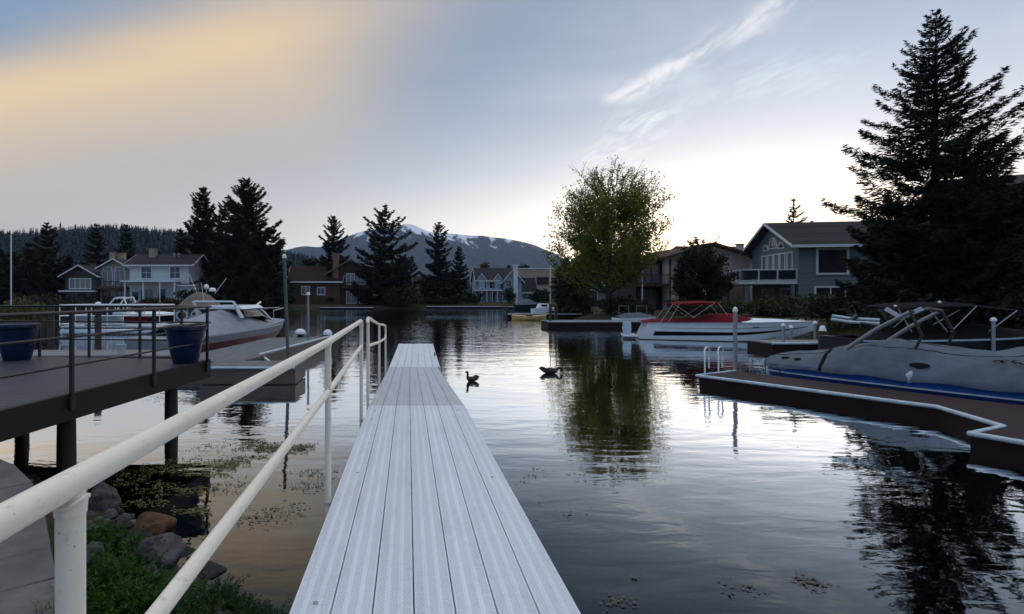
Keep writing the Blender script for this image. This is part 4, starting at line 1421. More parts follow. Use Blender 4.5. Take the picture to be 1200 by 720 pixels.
# tan A-gable house beside it
H = House('house', 'tan house with a tall glazed gable and a dark balcony left of the white house', gx(117, 91), 91, Z)
H.block(0, 5.4, 0, 8, 6.6, 8.1, 'y', STUCCOT, SHINGLE, over=.7, eave_over=.5)
for x, w in ((1.4, 1.7), (3.6, 1.7)):
    H.win(x, 3.6, w, 2.4, 2, 1, gm=CURT)
    H.win(x, 6.15, w * .8, .55, 1, 1, gm=CURT)
H.part('balcony', TRIMD, (-.2, 5.6, -1.6, -.02, 2.9, 3.2))
H.railing([(-.15, -1.55), (5.55, -1.55)], 3.2, 1.0, TRIMD)
H.win(1.2, .3, 1.2, 2.2, 1, 1, fm=TRIMD)
H.win(3.9, .3, 1.6, 2.2, 2, 1, fm=TRIMD, gm=CURT)
chimney(H, .9, 2.5, 6.9, 9.6, .8, .8, STUCCOT)
chimney(H, 2.0, 3.4, 7.2, 9.5, 1.2, .8, STUCCOT)

# small gabled house
H = House('house', 'small low-gabled house with a white framed window band, leftmost of the far row', gx(76, 90), 90, Z)
H.block(0, 5.6, 0, 7, 5.3, 6.9, 'y', TRIMD, SHINGLE, over=.8, eave_over=.7)
H.win(2.7, 3.0, 3.6, 1.6, 4, 1, gm=CURT, fw=.16)
H.part('deck', TRIM, (-.2, 5.8, -1.4, -.02, 2.35, 2.6))
H.win(1.6, .2, 1.6, 1.9, 2, 1, fm=TRIMD)
H.win(4.2, .2, 1.2, 1.9, 1, 1, fm=TRIMD)
chimney(H, 3.1, 3.0, 6.6, 7.5, .7, .7)

# red-brown roofs left of centre
H = House('cabin', 'low cabin with a red-brown roof half hidden behind the dark pines', gx(338, 95), 96, Z)
H.block(0, 9.5, 0, 7, 4.6, 7.3, 'x', SIDEBR, SHINGLER)
H.win(3.0, 1.9, 1.4, 1.5, 2, 1, gm=CURT)
H.win(5.9, 1.9, 1.3, 1.3, 2, 1)

# brown chalet with brick chimney
H = House('chalet', 'brown chalet with a brick chimney and two storeys of glass doors under a low gable', gx(388, 97), 97, Z)
H.block(0, 7.6, 0, 8, 6.2, 8.4, 'y', SIDEBR, SHINGLEB, over=1.1, eave_over=.9, trim=FASCT)
H.win(3.7, 3.9, 1.5, 1.9, 2, 1, gm=CURT)
H.win(5.7, 3.9, 1.5, 1.9, 2, 1, gm=CURT)
H.part('balcony', SIDEBR, (2.2, 7.9, -1.5, -.02, 3.1, 3.35))
H.railing([(2.3, -1.4), (7.8, -1.4)], 3.35, .9, SIDEBR)
H.win(3.9, .3, 1.8, 2.2, 2, 1, gm=CURT, name='patio_door')
H.win(6.2, .3, 1.6, 2.2, 2, 1, name='patio_door')
H.part('chimney', BRICK, (.4, 1.5, -.7, -.004, -1, 9.7))
H.part('side_wall', SIDEBR, (-2.4, -.01, 2, 7, -1, 5.2))

# dark red cabin between pines
H = House('cabin', 'dark red cabin in the shade between the two tall pines at the centre', gx(487, 104), 104, Z)
H.block(0, 9, 0, 7, 3.5, 5.6, 'x', SIDERD, SHINGLE)
H.win(2.2, 1.2, 1.3, 1.3, 2, 1)
H.win(6.0, 1.2, 1.6, 1.3, 2, 1)

# pale blue house with dormers
H = House('house', 'pale blue house with white trim, small dormers and a tall white chimney', gx(559, 108), 108, Z)
H.block(0, 8.6, 1.5, 8, 5.2, 7.6, 'x', SIDEB, SHINGLE, over=.3)
H.block(5.6, 9.3, -.4, 7, 4.9, 7.0, 'y', SIDEB, SHINGLE, over=.5, name='gable_wing')
H.block(.4, 1.8, .9, 3, 5.3, 6.3, 'y', SIDEB, SHINGLE, over=.2, eave_over=.2, name='dormer')
H.block(3.9, 5.2, .9, 3, 5.3, 6.2, 'y', SIDEB, SHINGLE, over=.2, eave_over=.2, name='dormer')
H.part('chimney', TRIM, (7.5, 8.4, -1.0, -.405, -1, 7.9))
H.part('chimney_cap', TRIM, (7.3, 8.6, -1.15, -.25, 7.903, 8.15))
H.part('porch_roof', TRIM, (-.3, 5.5, -.3, 1.49, 2.7, 2.95))
for k in range(6):
    H.part('porch_post', TRIM, (-.2 + k * 1.1, -.05 + k * 1.1, -.25, -.1, -1, 2.697))
H.win(1.5, 3.3, 1.2, 1.3, 2, 2, y=1.5)
H.win(3.6, 3.3, 1.4, 1.3, 2, 2, y=1.5)
H.win(6.6, 3.6, 1.1, 1.3, 2, 2, y=-.4)
H.win(1.4, .4, 1.2, 1.9, 2, 1, y=1.5)
H.win(3.8, .4, 1.4, 1.9, 2, 1, y=1.5)
H.win(6.6, .6, 1.1, 1.7, 2, 1, y=-.4)

# beige block house with flat roof
H = House('house', 'beige flat-roofed block house with a dark sloping porch roof behind the small white motorboat', gx(611, 116), 116, Z)
H.block(0, 13, 2, 9, 7.9, 0, 'f', STUCCOT, TRIM, over=.1, th=.15)
H.block(-1.2, 3.4, 0, 3, 3.2, 5.6, 'x', STUCCOT, SHINGLE, over=.2, name='front_wing')
H.win(4.6, 4.3, 1.2, 1.6, 1, 1, y=2, fm=TRIMD)
H.win(6.0, 4.3, 1.2, 1.6, 1, 1, y=2, fm=TRIMD)
H.win(8.2, 1.0, 1.6, 1.6, 2, 1, y=2, fm=TRIMD)
H.win(1.4, .5, 2.2, 1.8, 2, 1, gm=CURT)

# teal house behind the leafy tree
H = House('house', 'teal clapboard house with white framed windows, partly hidden by the big leafy tree', gx(688, 86), 86, Z)
H.block(0, 9.5, 0, 8, 6.0, 8.6, 'x', SIDET, SHINGLE, trim=TRIM)
H.win(.9, 3.6, 1.0, 1.1, 1, 1)
H.win(2.5, 3.5, 1.7, 1.3, 2, 1)
H.win(4.8, 3.5, 1.2, 1.3, 2, 1)
H.win(2.4, .4, 1.2, 2.0, 1, 1, gm=CURT)
H.win(4.3, .4, .9, 2.0, 1, 1)
H.part('deck_beam', TRIM, (-.2, 6, -1.2, -.02, 2.55, 2.75))
H.railing([(-.1, -1.1), (6, -1.1)], .1, .8, TRIM)

# beige house on the right with low wide gable
H = House('house', 'beige stucco house with a low wide brown gable roof and a dark balcony wing', gx(783, 56), 56, Z, R(3))
H.block(0, 9.3, 0, 10, 5.9, 7.25, 'y', STUCCO, SHINGLEB, over=.9, eave_over=.5, trim=SIDEBR)
H.block(6.2, 13, 3, 13, 6.3, 7.7, 'x', STUCCO, SHINGLEB, over=.5, trim=SIDEBR, name='rear_wing')
H.block(-3.0, -.02, 1.2, 9, 5.6, 0, 'f', SIDEDK, SHINGLEB, over=.3, name='balcony_wing', trim=SIDEBR)
H.part('balcony', SIDEBR, (-3.0, -.02, -.6, 1.19, 2.7, 2.95))
H.railing([(-3.0, -.55), (-.1, -.55)], 2.95, 1.0, TRIMD)
H.win(-2.0, 3.2, 1.3, 2.0, 2, 1, y=1.2, gm=CURT, fm=TRIMD)
H.win(-.8, 3.2, .8, 2.0, 1, 1, y=1.2, gm=CURT, fm=TRIMD)
H.win(-1.6, .2, 1.8, 2.1, 2, 1, y=1.2, fm=TRIMD, gm=CURT)
H.part('downpipe', SIDEBR, (.12, .24, -.16, -.03, -1, 5.7))
H.win(4.2, 3.4, 1.6, 1.6, 2, 1)
H.win(4.2, .6, 1.8, 1.5, 2, 1)
H.part('wall_vent', TRIM, (8.0, 8.9, -.05, -.003, .3, .6))
chimney(H, 9.0, 1.2, 5.6, 7.4, .55, .55, STUCCO)

# grey-blue house on the right with glass railed balcony
H = House('house', 'grey-blue two-storey house with an arched gable window and a white glass-railed balcony', gx(936, 47), 47, Z, R(-9))
H.block(0, 16, 0, 8.4, 6.45, 8.75, 'x', SIDEG, SHINGLE, over=.9, eave_over=.7)
H.win(2.75, 3.75, 2.35, 2.1, 1, 1, fw=.17)
H.win(3.2, .2, 3.6, 2.2, 3, 1, fw=.14, gm=GLASS, name='patio_door')
H.win(7.6, 3.9, 1.2, 1.6, 1, 1)
L = 'left'
for a, w in ((1.3, .75), (2.5, .75), (3.6, .75), (4.7, .75), (5.9, .75)):
    H.win(a, 3.55, w, 2.15, 1, 1, face=L, y=0, fw=.10, gm=CURT)
for a, w, z, h in ((2.8, .8, 6.35, .45), (4.2, 1.4, 6.45, .95), (5.6, .8, 6.35, .45)):
    M = H.frame(L, a, z, 0)
    f, g = MB(), MB()
    f.M = g.M = M
    n = 9
    out_, inn = [], []
    for k in range(n + 1):
        t = math.pi * k / n
        out_.append((-math.cos(t) * (w / 2 + .1), math.sin(t) * (h + .1)))
        inn.append((-math.cos(t) * w / 2, math.sin(t) * h))
    f.ext(out_ + inn[::-1], -.08, .02, 'y')
    f.box(-w / 2 - .12, w / 2 + .12, -.085, .022, -.1, -.002)
    o = f.build('arch_window', TRIM, H.t)
    g.ext(inn, -.02, .012, 'y')
    g.build('pane', GLASS, o)
H.win(1.9, .25, 1.7, 2.0, 2, 1, face=L, y=0, fw=.13)
H.win(5.2, .25, 1.9, 2.0, 4, 1, face=L, y=0, fw=.13, gm=CURT)
bal = MB().prism([(-.02, .1), (-.02, 8.2), (-3.1, 8.0), (-4.9, .3)], 2.75, 3.0).build('balcony', TRIM, H.t)
H.railing([(-.1, .15), (-4.8, .36), (-3.05, 7.9), (-.1, 8.1)], 3.0, 1.12, TRIM, 1.5, panel=GLASS)
for x, y in ((-4.2, .6), (-2.9, 7.4), (-.35, .35)):
    H.part('balcony_post', SIDEG, (x - .14, x + .14, y - .14, y + .14, -1, 2.747))

# big dark house behind the tall conifer
H = House('house', 'dark house with a broad flat eave at the right edge behind the tall conifer', 34.4, 31.5, Z, R(-32))
H.block(0, 14, 0, 7, 8.2, 9.2, 'x', SIDEDK, SHINGLE, over=.7, eave_over=.7, trim=TRIMD)
H.win(3.0, 4.6, 2.2, 1.6, 2, 1, fm=TRIMD)
H.win(7.5, 4.6, 2.2, 1.6, 2, 1, fm=TRIMD)
H.win(4.0, .8, 3.0, 2.0, 3, 1, fm=TRIMD)
# ------------------------------------------------------------------ trees and plants
def conifer_geo(h, Rmax, seed, whorls, nb, dens, tw, start=.06, prof=.9, droop=.25, upper=.6, rough=.25, gap=0.0, width=.2, hang=.25, skirt=0.0):
    g = np.random.default_rng(seed)
    Cs, As, Bs, limbs = [], [], [], []
    skew = g.uniform(.88, 1.08, 12)
    for i in range(whorls):
        t = (i + g.random() * .8) / whorls
        zb = h * (start + (1 - start) * t)
        for k in range(nb):
            if g.random() < gap:
                continue
            az = 2 * math.pi * (k + g.random()) / nb + i * .7
            te_ = max(t, skirt)
            sk = skew[int(az / (2 * math.pi) * 12) % 12]
            L = Rmax * ((1 - te_) ** prof) * (.86 if t < skirt else 1) * g.uniform(1 - rough * 1.6, 1 + rough * .6) * sk + .12
            slope = -.22 + (upper + .22) * t ** 1.3 + g.normal(0, .07)
            n = max(5, int(L * dens * (1.25 - .5 * t)))
            s = g.random(n) ** .62
            tip = .20 * s ** 3
            zz = zb + L * (slope * s - droop * s * (1 - s) + tip)
            w = ((1 - s) * .34 + .06) * L * np.minimum(1, s * 4)
            side = g.uniform(-1, 1, n) * w
            ca, sa_ = math.cos(az), math.sin(az)
            P = np.stack([ca * s * L - sa_ * side, sa_ * s * L + ca * side, zz - np.abs(side) * hang + g.normal(0, .02 * L + .03, n)], -1)
            ax = np.stack([ca * .8 - sa_ * np.sign(side) * .55 + g.normal(0, .3, n), sa_ * .8 + ca * np.sign(side) * .55 + g.normal(0, .3, n), g.normal(-.05 + slope * .6, .28, n)], -1)
            ax = unit(ax)
            rv = unit(g.normal(0, 1, (n, 3)))
            bx = unit(np.cross(ax, rv))
            ln = tw * g.uniform(.55, 1.35, n)[:, None] * (.75 + .5 * (1 - t))
            Cs.append(P)
            As.append(ax * ln * .5)
            Bs.append(bx * ln * width * .5)
            if L > .8:
                limbs.append([(0, 0, zb), (ca * L * .45, sa_ * L * .45, zb + L * (slope * .45 - droop * .25)), (ca * L * .85, sa_ * L * .85, zb + L * (slope * .85 - droop * .13 + .1))])
    # the tip
    n = 26
    zt = h * (1 - .06 * g.random(n))
    Cs.append(np.stack([g.normal(0, .05, n), g.normal(0, .05, n), zt], -1))
    ax = unit(np.stack([g.normal(0, .5, n), g.normal(0, .5, n), np.ones(n)], -1))
    As.append(ax * tw * .4)
    Bs.append(unit(np.cross(ax, unit(g.normal(0, 1, (n, 3))))) * tw * width * .4)
    return np.concatenate(Cs), np.concatenate(As), np.concatenate(Bs), limbs


def conifer(name, label, x, y, z, h, Rmax, seed, leaf=NEEDLE, group=None, trunk_r=None, limb_r=.035, **kw):
    t = thing(name, label, 'tree', (x, y, z), random.uniform(0, 6), group)
    C, A, B, limbs = conifer_geo(h, Rmax, seed, **kw)
    tr = trunk_r or h * .014
    mb = MB().tube([(0, 0, -.8), (0, 0, h * .15), (.03, .02, h * .6), (0, 0, h * .97)], [tr * 1.25, tr, tr * .55, .02], 10)
    for l in limbs:
        mb.tube(l, [limb_r, limb_r * .7, limb_r * .25], 4)
    mb.build('trunk', BARK, t)
    cards('crown', C, A, B, leaf, t)
    return t


def gz(x, y):
    return float(ground_z(np.array([float(x)]), np.array([float(y)]))[0])


def put_conifer(px, Y, top, label, Rpx, seed, name='conifer', **kw):
    x = gx(px, Y)
    z = gz(x, Y)
    return conifer(name, label, x, Y, z, hz(top, Y) - z, Rpx / F * Y, seed, **kw)


# the tall conifer on the right
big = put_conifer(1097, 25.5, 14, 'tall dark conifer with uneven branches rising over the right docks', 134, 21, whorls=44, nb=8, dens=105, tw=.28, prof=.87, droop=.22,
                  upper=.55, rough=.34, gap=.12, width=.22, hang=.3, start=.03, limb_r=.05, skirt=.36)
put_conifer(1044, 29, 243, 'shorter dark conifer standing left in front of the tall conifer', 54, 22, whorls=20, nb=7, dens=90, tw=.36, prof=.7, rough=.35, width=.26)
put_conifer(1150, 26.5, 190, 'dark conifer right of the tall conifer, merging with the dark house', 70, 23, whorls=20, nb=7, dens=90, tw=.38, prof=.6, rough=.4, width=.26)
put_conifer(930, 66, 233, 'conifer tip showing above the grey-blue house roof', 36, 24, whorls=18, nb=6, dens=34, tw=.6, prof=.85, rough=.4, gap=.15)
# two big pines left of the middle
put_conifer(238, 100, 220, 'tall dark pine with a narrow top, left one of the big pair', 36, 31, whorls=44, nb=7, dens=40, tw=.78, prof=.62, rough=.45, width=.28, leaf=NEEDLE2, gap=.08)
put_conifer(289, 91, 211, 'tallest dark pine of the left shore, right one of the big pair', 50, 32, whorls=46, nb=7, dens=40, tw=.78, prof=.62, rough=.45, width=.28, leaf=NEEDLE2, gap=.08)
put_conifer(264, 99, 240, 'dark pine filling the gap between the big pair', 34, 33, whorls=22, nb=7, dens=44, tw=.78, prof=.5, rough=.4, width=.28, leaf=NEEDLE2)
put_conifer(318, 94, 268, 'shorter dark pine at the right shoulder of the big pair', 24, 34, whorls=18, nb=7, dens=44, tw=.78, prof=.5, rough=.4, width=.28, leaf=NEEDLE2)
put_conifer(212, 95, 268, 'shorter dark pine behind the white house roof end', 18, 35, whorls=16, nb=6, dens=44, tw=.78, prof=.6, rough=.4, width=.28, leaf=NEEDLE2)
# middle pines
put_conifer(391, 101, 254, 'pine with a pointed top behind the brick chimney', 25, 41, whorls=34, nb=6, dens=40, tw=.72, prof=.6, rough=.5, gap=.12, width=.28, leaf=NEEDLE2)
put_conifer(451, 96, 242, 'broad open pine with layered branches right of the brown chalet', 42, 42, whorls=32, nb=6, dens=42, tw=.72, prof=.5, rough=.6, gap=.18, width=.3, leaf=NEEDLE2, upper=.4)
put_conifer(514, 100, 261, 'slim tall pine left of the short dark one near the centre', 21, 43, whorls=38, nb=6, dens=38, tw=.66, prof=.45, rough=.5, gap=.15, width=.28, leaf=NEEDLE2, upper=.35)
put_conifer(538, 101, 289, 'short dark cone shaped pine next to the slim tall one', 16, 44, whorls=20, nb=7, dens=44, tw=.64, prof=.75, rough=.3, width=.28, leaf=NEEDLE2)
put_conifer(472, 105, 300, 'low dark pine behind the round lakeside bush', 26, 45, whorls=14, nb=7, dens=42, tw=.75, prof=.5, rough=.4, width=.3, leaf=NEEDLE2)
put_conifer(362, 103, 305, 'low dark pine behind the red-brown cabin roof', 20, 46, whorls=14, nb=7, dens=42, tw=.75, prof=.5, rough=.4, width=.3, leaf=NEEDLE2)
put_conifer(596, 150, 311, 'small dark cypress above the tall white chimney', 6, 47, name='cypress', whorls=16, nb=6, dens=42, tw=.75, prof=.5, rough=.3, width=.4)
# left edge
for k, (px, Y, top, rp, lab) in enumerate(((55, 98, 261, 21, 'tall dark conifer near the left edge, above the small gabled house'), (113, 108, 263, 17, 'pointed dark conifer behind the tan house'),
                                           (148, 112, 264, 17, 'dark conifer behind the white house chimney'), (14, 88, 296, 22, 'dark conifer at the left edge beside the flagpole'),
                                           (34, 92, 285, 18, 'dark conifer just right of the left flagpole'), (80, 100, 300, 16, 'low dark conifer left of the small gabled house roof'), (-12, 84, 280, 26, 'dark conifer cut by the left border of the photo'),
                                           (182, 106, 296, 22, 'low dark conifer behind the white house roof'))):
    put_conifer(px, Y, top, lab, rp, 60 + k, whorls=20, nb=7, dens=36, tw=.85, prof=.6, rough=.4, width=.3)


def broadleaf(name, label, x, y, z, h, prof, seed, leaf, lsize, nleaf, nlimb=46, trunk_r=.2, thin_above=2.0, low=.14, up=.55, squash=1.0):
    """Trunk with ascending limbs that end on an uneven envelope (height fraction, radius); side shoots carry the leaves."""
    g = np.random.default_rng(seed)
    t = thing(name, label, 'tree', (x, y, z))
    mb = MB()
    pt, pr_ = [q[0] for q in prof], [q[1] for q in prof]
    lobes = g.uniform(.72, 1.18, (6, 9))
    Cs, As, Bs = [], [], []
    mb.tube([(0, 0, -.6), (0, 0, h * .08), (.08, .03, h * .3), (-.05, 0, h * .6), (0, 0, h * .86)], [trunk_r * 1.35, trunk_r, trunk_r * .8, trunk_r * .42, .02], 10)
    for i in range(nlimb):
        te = low + .10 + (.99 - low - .10) * ((i + g.random()) / nlimb) ** .9
        az = i * 2.399 + g.normal(0, .3)
        rad = np.interp(te, pt, pr_) * lobes[min(5, int(te * 6)), int((az % 6.283) / 6.284 * 9)] * g.uniform(.72, 1.08)
        ts = max(low * .7, te - up * g.uniform(.25, .6) * (rad / max(pr_)) - .06)
        p0 = np.array([0, 0, h * ts])
        p1 = np.array([math.cos(az) * rad, math.sin(az) * rad * squash, h * te])
        mid_ = (p0 + p1) / 2 + np.array([math.cos(az) * rad * .14, math.sin(az) * rad * .14 * squash, -.03 * h]) + g.normal(0, .02 * h, 3)
        rb = trunk_r * (.42 - .26 * te)
        pts = [p0 * (1 - s) ** 2 + 2 * mid_ * s * (1 - s) + p1 * s * s for s in np.linspace(0, 1, 7)]
        mb.tube(pts, [rb * (1 - .82 * k / 6) for k in range(7)], 5)
        ntw = 7 + int(rad * 2.2)
        for k in range(ntw):
            s = .25 + .75 * (k + g.random()) / ntw
            q = p0 * (1 - s) ** 2 + 2 * mid_ * s * (1 - s) + p1 * s * s
            d = (p1 - p0) / np.linalg.norm(p1 - p0) * .7 + g.normal(0, .55, 3) + np.array([0, 0, .45])
            d /= np.linalg.norm(d)
            L = h * .085 * g.uniform(.5, 1.4)
            e = q + d * L
            if e[2] > h:
                continue
            mb.tube([q, (q + e) / 2 + g.normal(0, .03 * L, 3), e], [.022, .016, .007], 3)
            th = float(np.clip((e[2] / h - thin_above) / .16, 0, 1))
            outer = float(np.clip((np.hypot(e[0], e[1]) / max(.1, np.interp(e[2] / h, pt, pr_)) - .75) / .35, 0, 1))
            n = int(nleaf * g.uniform(.4, 1.5) * (1 - .62 * th) * (1 - .45 * outer))
            if n < 1:
                continue
            s2 = g.random(n)[:, None]
            P = q + (e - q) * s2 + g.normal(0, .022 * h * (1 - .6 * th), (n, 3))
            ax = unit(g.normal(0, 1, (n, 3)) + np.array([0, 0, .2]))
            bx = unit(np.cross(ax, unit(g.normal(0, 1, (n, 3)))))
            ln = lsize * g.uniform(.55, 1.3, n)[:, None] * (1 - .3 * th)
            Cs.append(P)
            As.append(ax * ln * .5)
            Bs.append(bx * ln * .33)
    mb.build('trunk', BARK, t, 60)
    cards('crown', np.concatenate(Cs), np.concatenate(As), np.concatenate(Bs), leaf, t)
    return t


x = gx(713, 45.5)
broadleaf('leafy_tree', 'big leafy tree in fresh leaf with thin see-through top shoots, standing at the water', x, 45.5, gz(x, 45.5), hz(190, 45.5) - gz(x, 45.5),
          [(.14, .3), (.24, 1.4), (.32, 3.4), (.38, 4.4), (.5, 4.7), (.65, 4.7), (.8, 4.2), (.92, 3.2), (1, 1.6)], 5, LEAFY, .22, 46, 80, .30, thin_above=.72, low=.19)
x = gx(820, 49)
broadleaf('leafy_tree', 'dark round-crowned tree with thin top twigs in front of the beige house', x, 49, gz(x, 49), hz(277, 49) - gz(x, 49),
          [(.1, 1.4), (.25, 2.7), (.45, 3.0), (.62, 2.5), (.78, 1.8), (.9, 1.2), (1, .6)], 8, LEAFD, .24, 46, 44, .16, thin_above=.74, low=.10)
x = gx(671, 54)
broadleaf('leafy_tree', 'round dense dark tree between the two thin flagpoles', x, 54, gz(x, 54), hz(304, 54) - gz(x, 54),
          [(.05, 1.3), (.25, 1.9), (.5, 2.1), (.75, 1.7), (.92, 1.0), (1, .5)], 12, LEAFH, .26, 60, 40, .14, low=.08)
x = gx(614, 150)
broadleaf('leafy_tree', 'far rounded tree on the shore right of the cypress', x, 150, gz(x, 150), hz(311, 150) - gz(x, 150), [(.05, 2), (.3, 3.6), (.6, 3.4), (.85, 2), (1, .6)], 14, LEAFD, .7, 30, 30, .2, low=.1)
x = gx(568, 140)
broadleaf('leafy_tree', 'yellow-green tree behind the pale blue house', x, 140, gz(x, 140), hz(308, 140) - gz(x, 140), [(.05, 1.4), (.3, 2.0), (.6, 1.7), (.85, 1.1), (1, .4)], 15, LEAFYL, .6, 30, 30, .2, low=.1)


def shrub(name, label, x, y, w, d, h, seed, leaf, n, ls, z=None, group=None, cat='shrub', lobes=7):
    g = np.random.default_rng(seed)
    z = gz(x, y) if z is None else z
    t = thing(name, label, cat, (x, y, z), 0, group)
    mb = MB()
    Cs = []
    for k in range(lobes):
        cx_, cy_ = g.uniform(-.36, .36) * w, g.uniform(-.32, .32) * d
        hh_ = h * g.uniform(.55, 1.0) * (1 - .35 * (abs(cx_) / (w * .5)))
        r = min(w, 2.2 * h) * g.uniform(.20, .32)
        m_ = n // lobes
        u = unit(g.normal(0, 1, (m_, 3))) * (g.random((m_, 1)) ** .4) * g.uniform(.75, 1.2, (m_, 1))
        Cs.append(np.stack([cx_ + u[:, 0] * r, cy_ + u[:, 1] * min(r, d * .4), np.maximum(.03, hh_ * .58 + u[:, 2] * hh_ * .46)], -1))
        for j in range(3):
            e = Cs[-1][g.integers(m_)]
            mb.tube([(cx_ * .7, cy_ * .7, -.15), ((cx_ * .7 + e[0]) / 2, (cy_ * .7 + e[1]) / 2, e[2] * .6), tuple(e)], [.03, .02, .008], 4)
    C = np.concatenate(Cs)
    m_ = len(C)
    ax = unit(g.normal(0, 1, (m_, 3)) + np.array([0, 0, .5]))
    bx = unit(np.cross(ax, unit(g.normal(0, 1, (m_, 3)))))
    ln = ls * g.uniform(.6, 1.4, m_)[:, None]
    mb.build('stem', BARK, t)
    cards('foliage', C, ax * ln * .5, bx * ln * .28, leaf, t)
    return t


shrub('bush', 'round green bush at the water in front of the brown chalet', gx(470, 93.5), 93.8, 7.0, 4, 4.2, 101, LEAFH, 2600, .5, lobes=9)
shrub('bush', 'dark bush at the waterside below the big pair of pines', gx(300, 88), 88.5, 14, 4, 4.4, 102, LEAFD, 3500, .55, lobes=12)
shrub('bush', 'dark bush beside the white house porch', gx(243, 86.5), 87, 9, 4, 4.2, 103, LEAFD, 2600, .55, lobes=9)
shrub('bush', 'low green bush in front of the white house', gx(186, 84.6), 85.6, 9, 2, 1.6, 104, LEAFH, 1800, .4, lobes=9)
shrub('bush', 'low bush in front of the tan house', gx(128, 83.6), 84.5, 7, 2, 1.7, 105, LEAFD, 1500, .4, lobes=8)
shrub('bush', 'yellow-green bush low on the left bank under the flagpole', gx(14, 57), 57, 7, 4, 3.1, 106, LEAFYL, 2400, .35, lobes=9)
shrub('bush', 'dark bush under the conifers at the left border', gx(45, 70), 71, 9, 4, 4.5, 107, LEAFD, 2400, .5, lobes=9)
shrub('bush', 'dark bush along the bank left of the small gabled house', gx(80, 80), 81, 9, 3, 2.2, 119, LEAFD, 2000, .45, lobes=9)
shrub('bush', 'dark bush left of the pale blue house', gx(548, 99), 99, 5, 3, 3.0, 108, LEAFD, 1500, .5)
shrub('bush', 'bare-looking bush in front of the white chimney of the pale blue house', gx(597, 98), 98.5, 3.2, 2, 3.8, 109, LEAFD, 900, .4)
shrub('bush', 'dark bush at the foot of the beige block house', gx(632, 100), 100, 4.6, 3, 3.6, 110, LEAFD, 1500, .5)
shrub('bush', 'dark low bush at the foot of the dark red cabin', gx(510, 97), 98, 8, 3, 2.0, 111, LEAFD, 1700, .45, lobes=9)
shrub('bush', 'dark undergrowth bush around the trunk of the big leafy tree', gx(738, 44), 44.6, 4.2, 3, 1.7, 112, LEAFD, 1700, .28, lobes=7)
shrub('hedge', 'dark clipped hedge below the beige house, left half of the bank', gx(790, 41.0), 41.8, 7.6, 2.4, 1.75, 113, LEAFD, 4200, .22, cat='hedge', lobes=12)
shrub('hedge', 'olive green hedge on the bank under the glass-railed balcony', gx(893, 39), 40, 7.5, 3, 1.7, 114, LEAFH, 4600, .22, cat='hedge', lobes=13)
shrub('hedge', 'olive green hedge on the bank under the big square window', gx(962, 37.5), 38.5, 7.5, 3, 1.9, 115, LEAFH, 4600, .22, cat='hedge', lobes=13)
shrub('bush', 'dark bush right behind the bow of the white motorboat', gx(1004, 28.5), 29, 5, 2.6, 2.2, 116, LEAFD, 2600, .25, lobes=9)
shrub('bush', 'dark bush below the tall conifer', gx(1090, 24), 25, 7, 3, 2.4, 117, LEAFD, 3000, .26, lobes=9)
shrub('bush', 'dark bush at the right border in front of the dark house', gx(1185, 23), 24, 6, 3, 2.6, 118, LEAFD, 2600, .26, lobes=9)
shrub('bush', 'dark bush below the teal house', gx(700, 75), 78, 6, 3, 1.8, 120, LEAFD, 1600, .4, lobes=8)
shrub('bush', 'dark bush below the round dense tree', gx(668, 52), 52, 5, 3, 2.0, 121, LEAFD, 1600, .3, lobes=8)

# fronds and blades on the near bank
def tuft(name, label, x, y, r, h, seed, leaf, n, kind):
    g = np.random.default_rng(seed)
    z = gz(x, y)
    t = thing(name, label, 'plant', (x, y, z))
    Cs, As, Bs = [], [], []
    for i in range(n):
        a, q = g.uniform(0, 6.28), r * math.sqrt(g.random())
        bx_, by_ = math.cos(a) * q * .8, math.sin(a) * q * .8
        hh_ = h * g.uniform(.5, 1.1) * (1 - .45 * q / r)
        out = g.normal(0, .35, 2) + np.array([math.cos(a), math.sin(a)]) * .35 * q / r
        zb = gz(x + bx_, y + by_) - z - .03
        m_ = 7
        pts = [np.array([bx_ + out[0] * hh_ * s ** 1.7, by_ + out[1] * hh_ * s ** 1.7, zb + hh_ * (s - .22 * s * s)]) for s in np.linspace(0, 1, m_ + 1)]
        for j in range(m_):
            d = pts[j + 1] - pts[j]
            side = np.cross(d, np.array([0, 0, 1.0]))
            side = side / (np.linalg.norm(side) + 1e-6)
            if kind == 'blade':
                Cs.append((pts[j] + pts[j + 1]) / 2)
                As.append(d * .62)
                Bs.append(side * .006 * (1.15 - j / m_))
            else:
                Cs.append((pts[j] + pts[j + 1]) / 2)
                As.append(d * .6)
                Bs.append(side * .003)
                if j:
                    for sg in (-1, 1):
                        for rep in (0, .5):
                            L = .055 * h / .4 * (1 - .55 * j / m_) * g.uniform(.7, 1.3)
                            ax = side * sg * .8 + d / np.linalg.norm(d) * .55 + g.normal(0, .25, 3)
                            ax /= np.linalg.norm(ax)
                            up_ = np.cross(ax, g.normal(0, 1, 3))
                            up_ /= np.linalg.norm(up_)
                            Cs.append(pts[j] + d * rep + ax * L * .5)
                            As.append(ax * L * .55)
                            Bs.append(up_ * L * .20)
    cards('foliage', np.array(Cs), np.array(As), np.array(Bs), leaf, t)
    return t


def at_ground(px, py, z=.3):
    for _ in range(12):
        Y = (ZC - z) * F / (py - HY)
        z = gz(gx(px, Y), Y)
    return gx(px, Y), Y


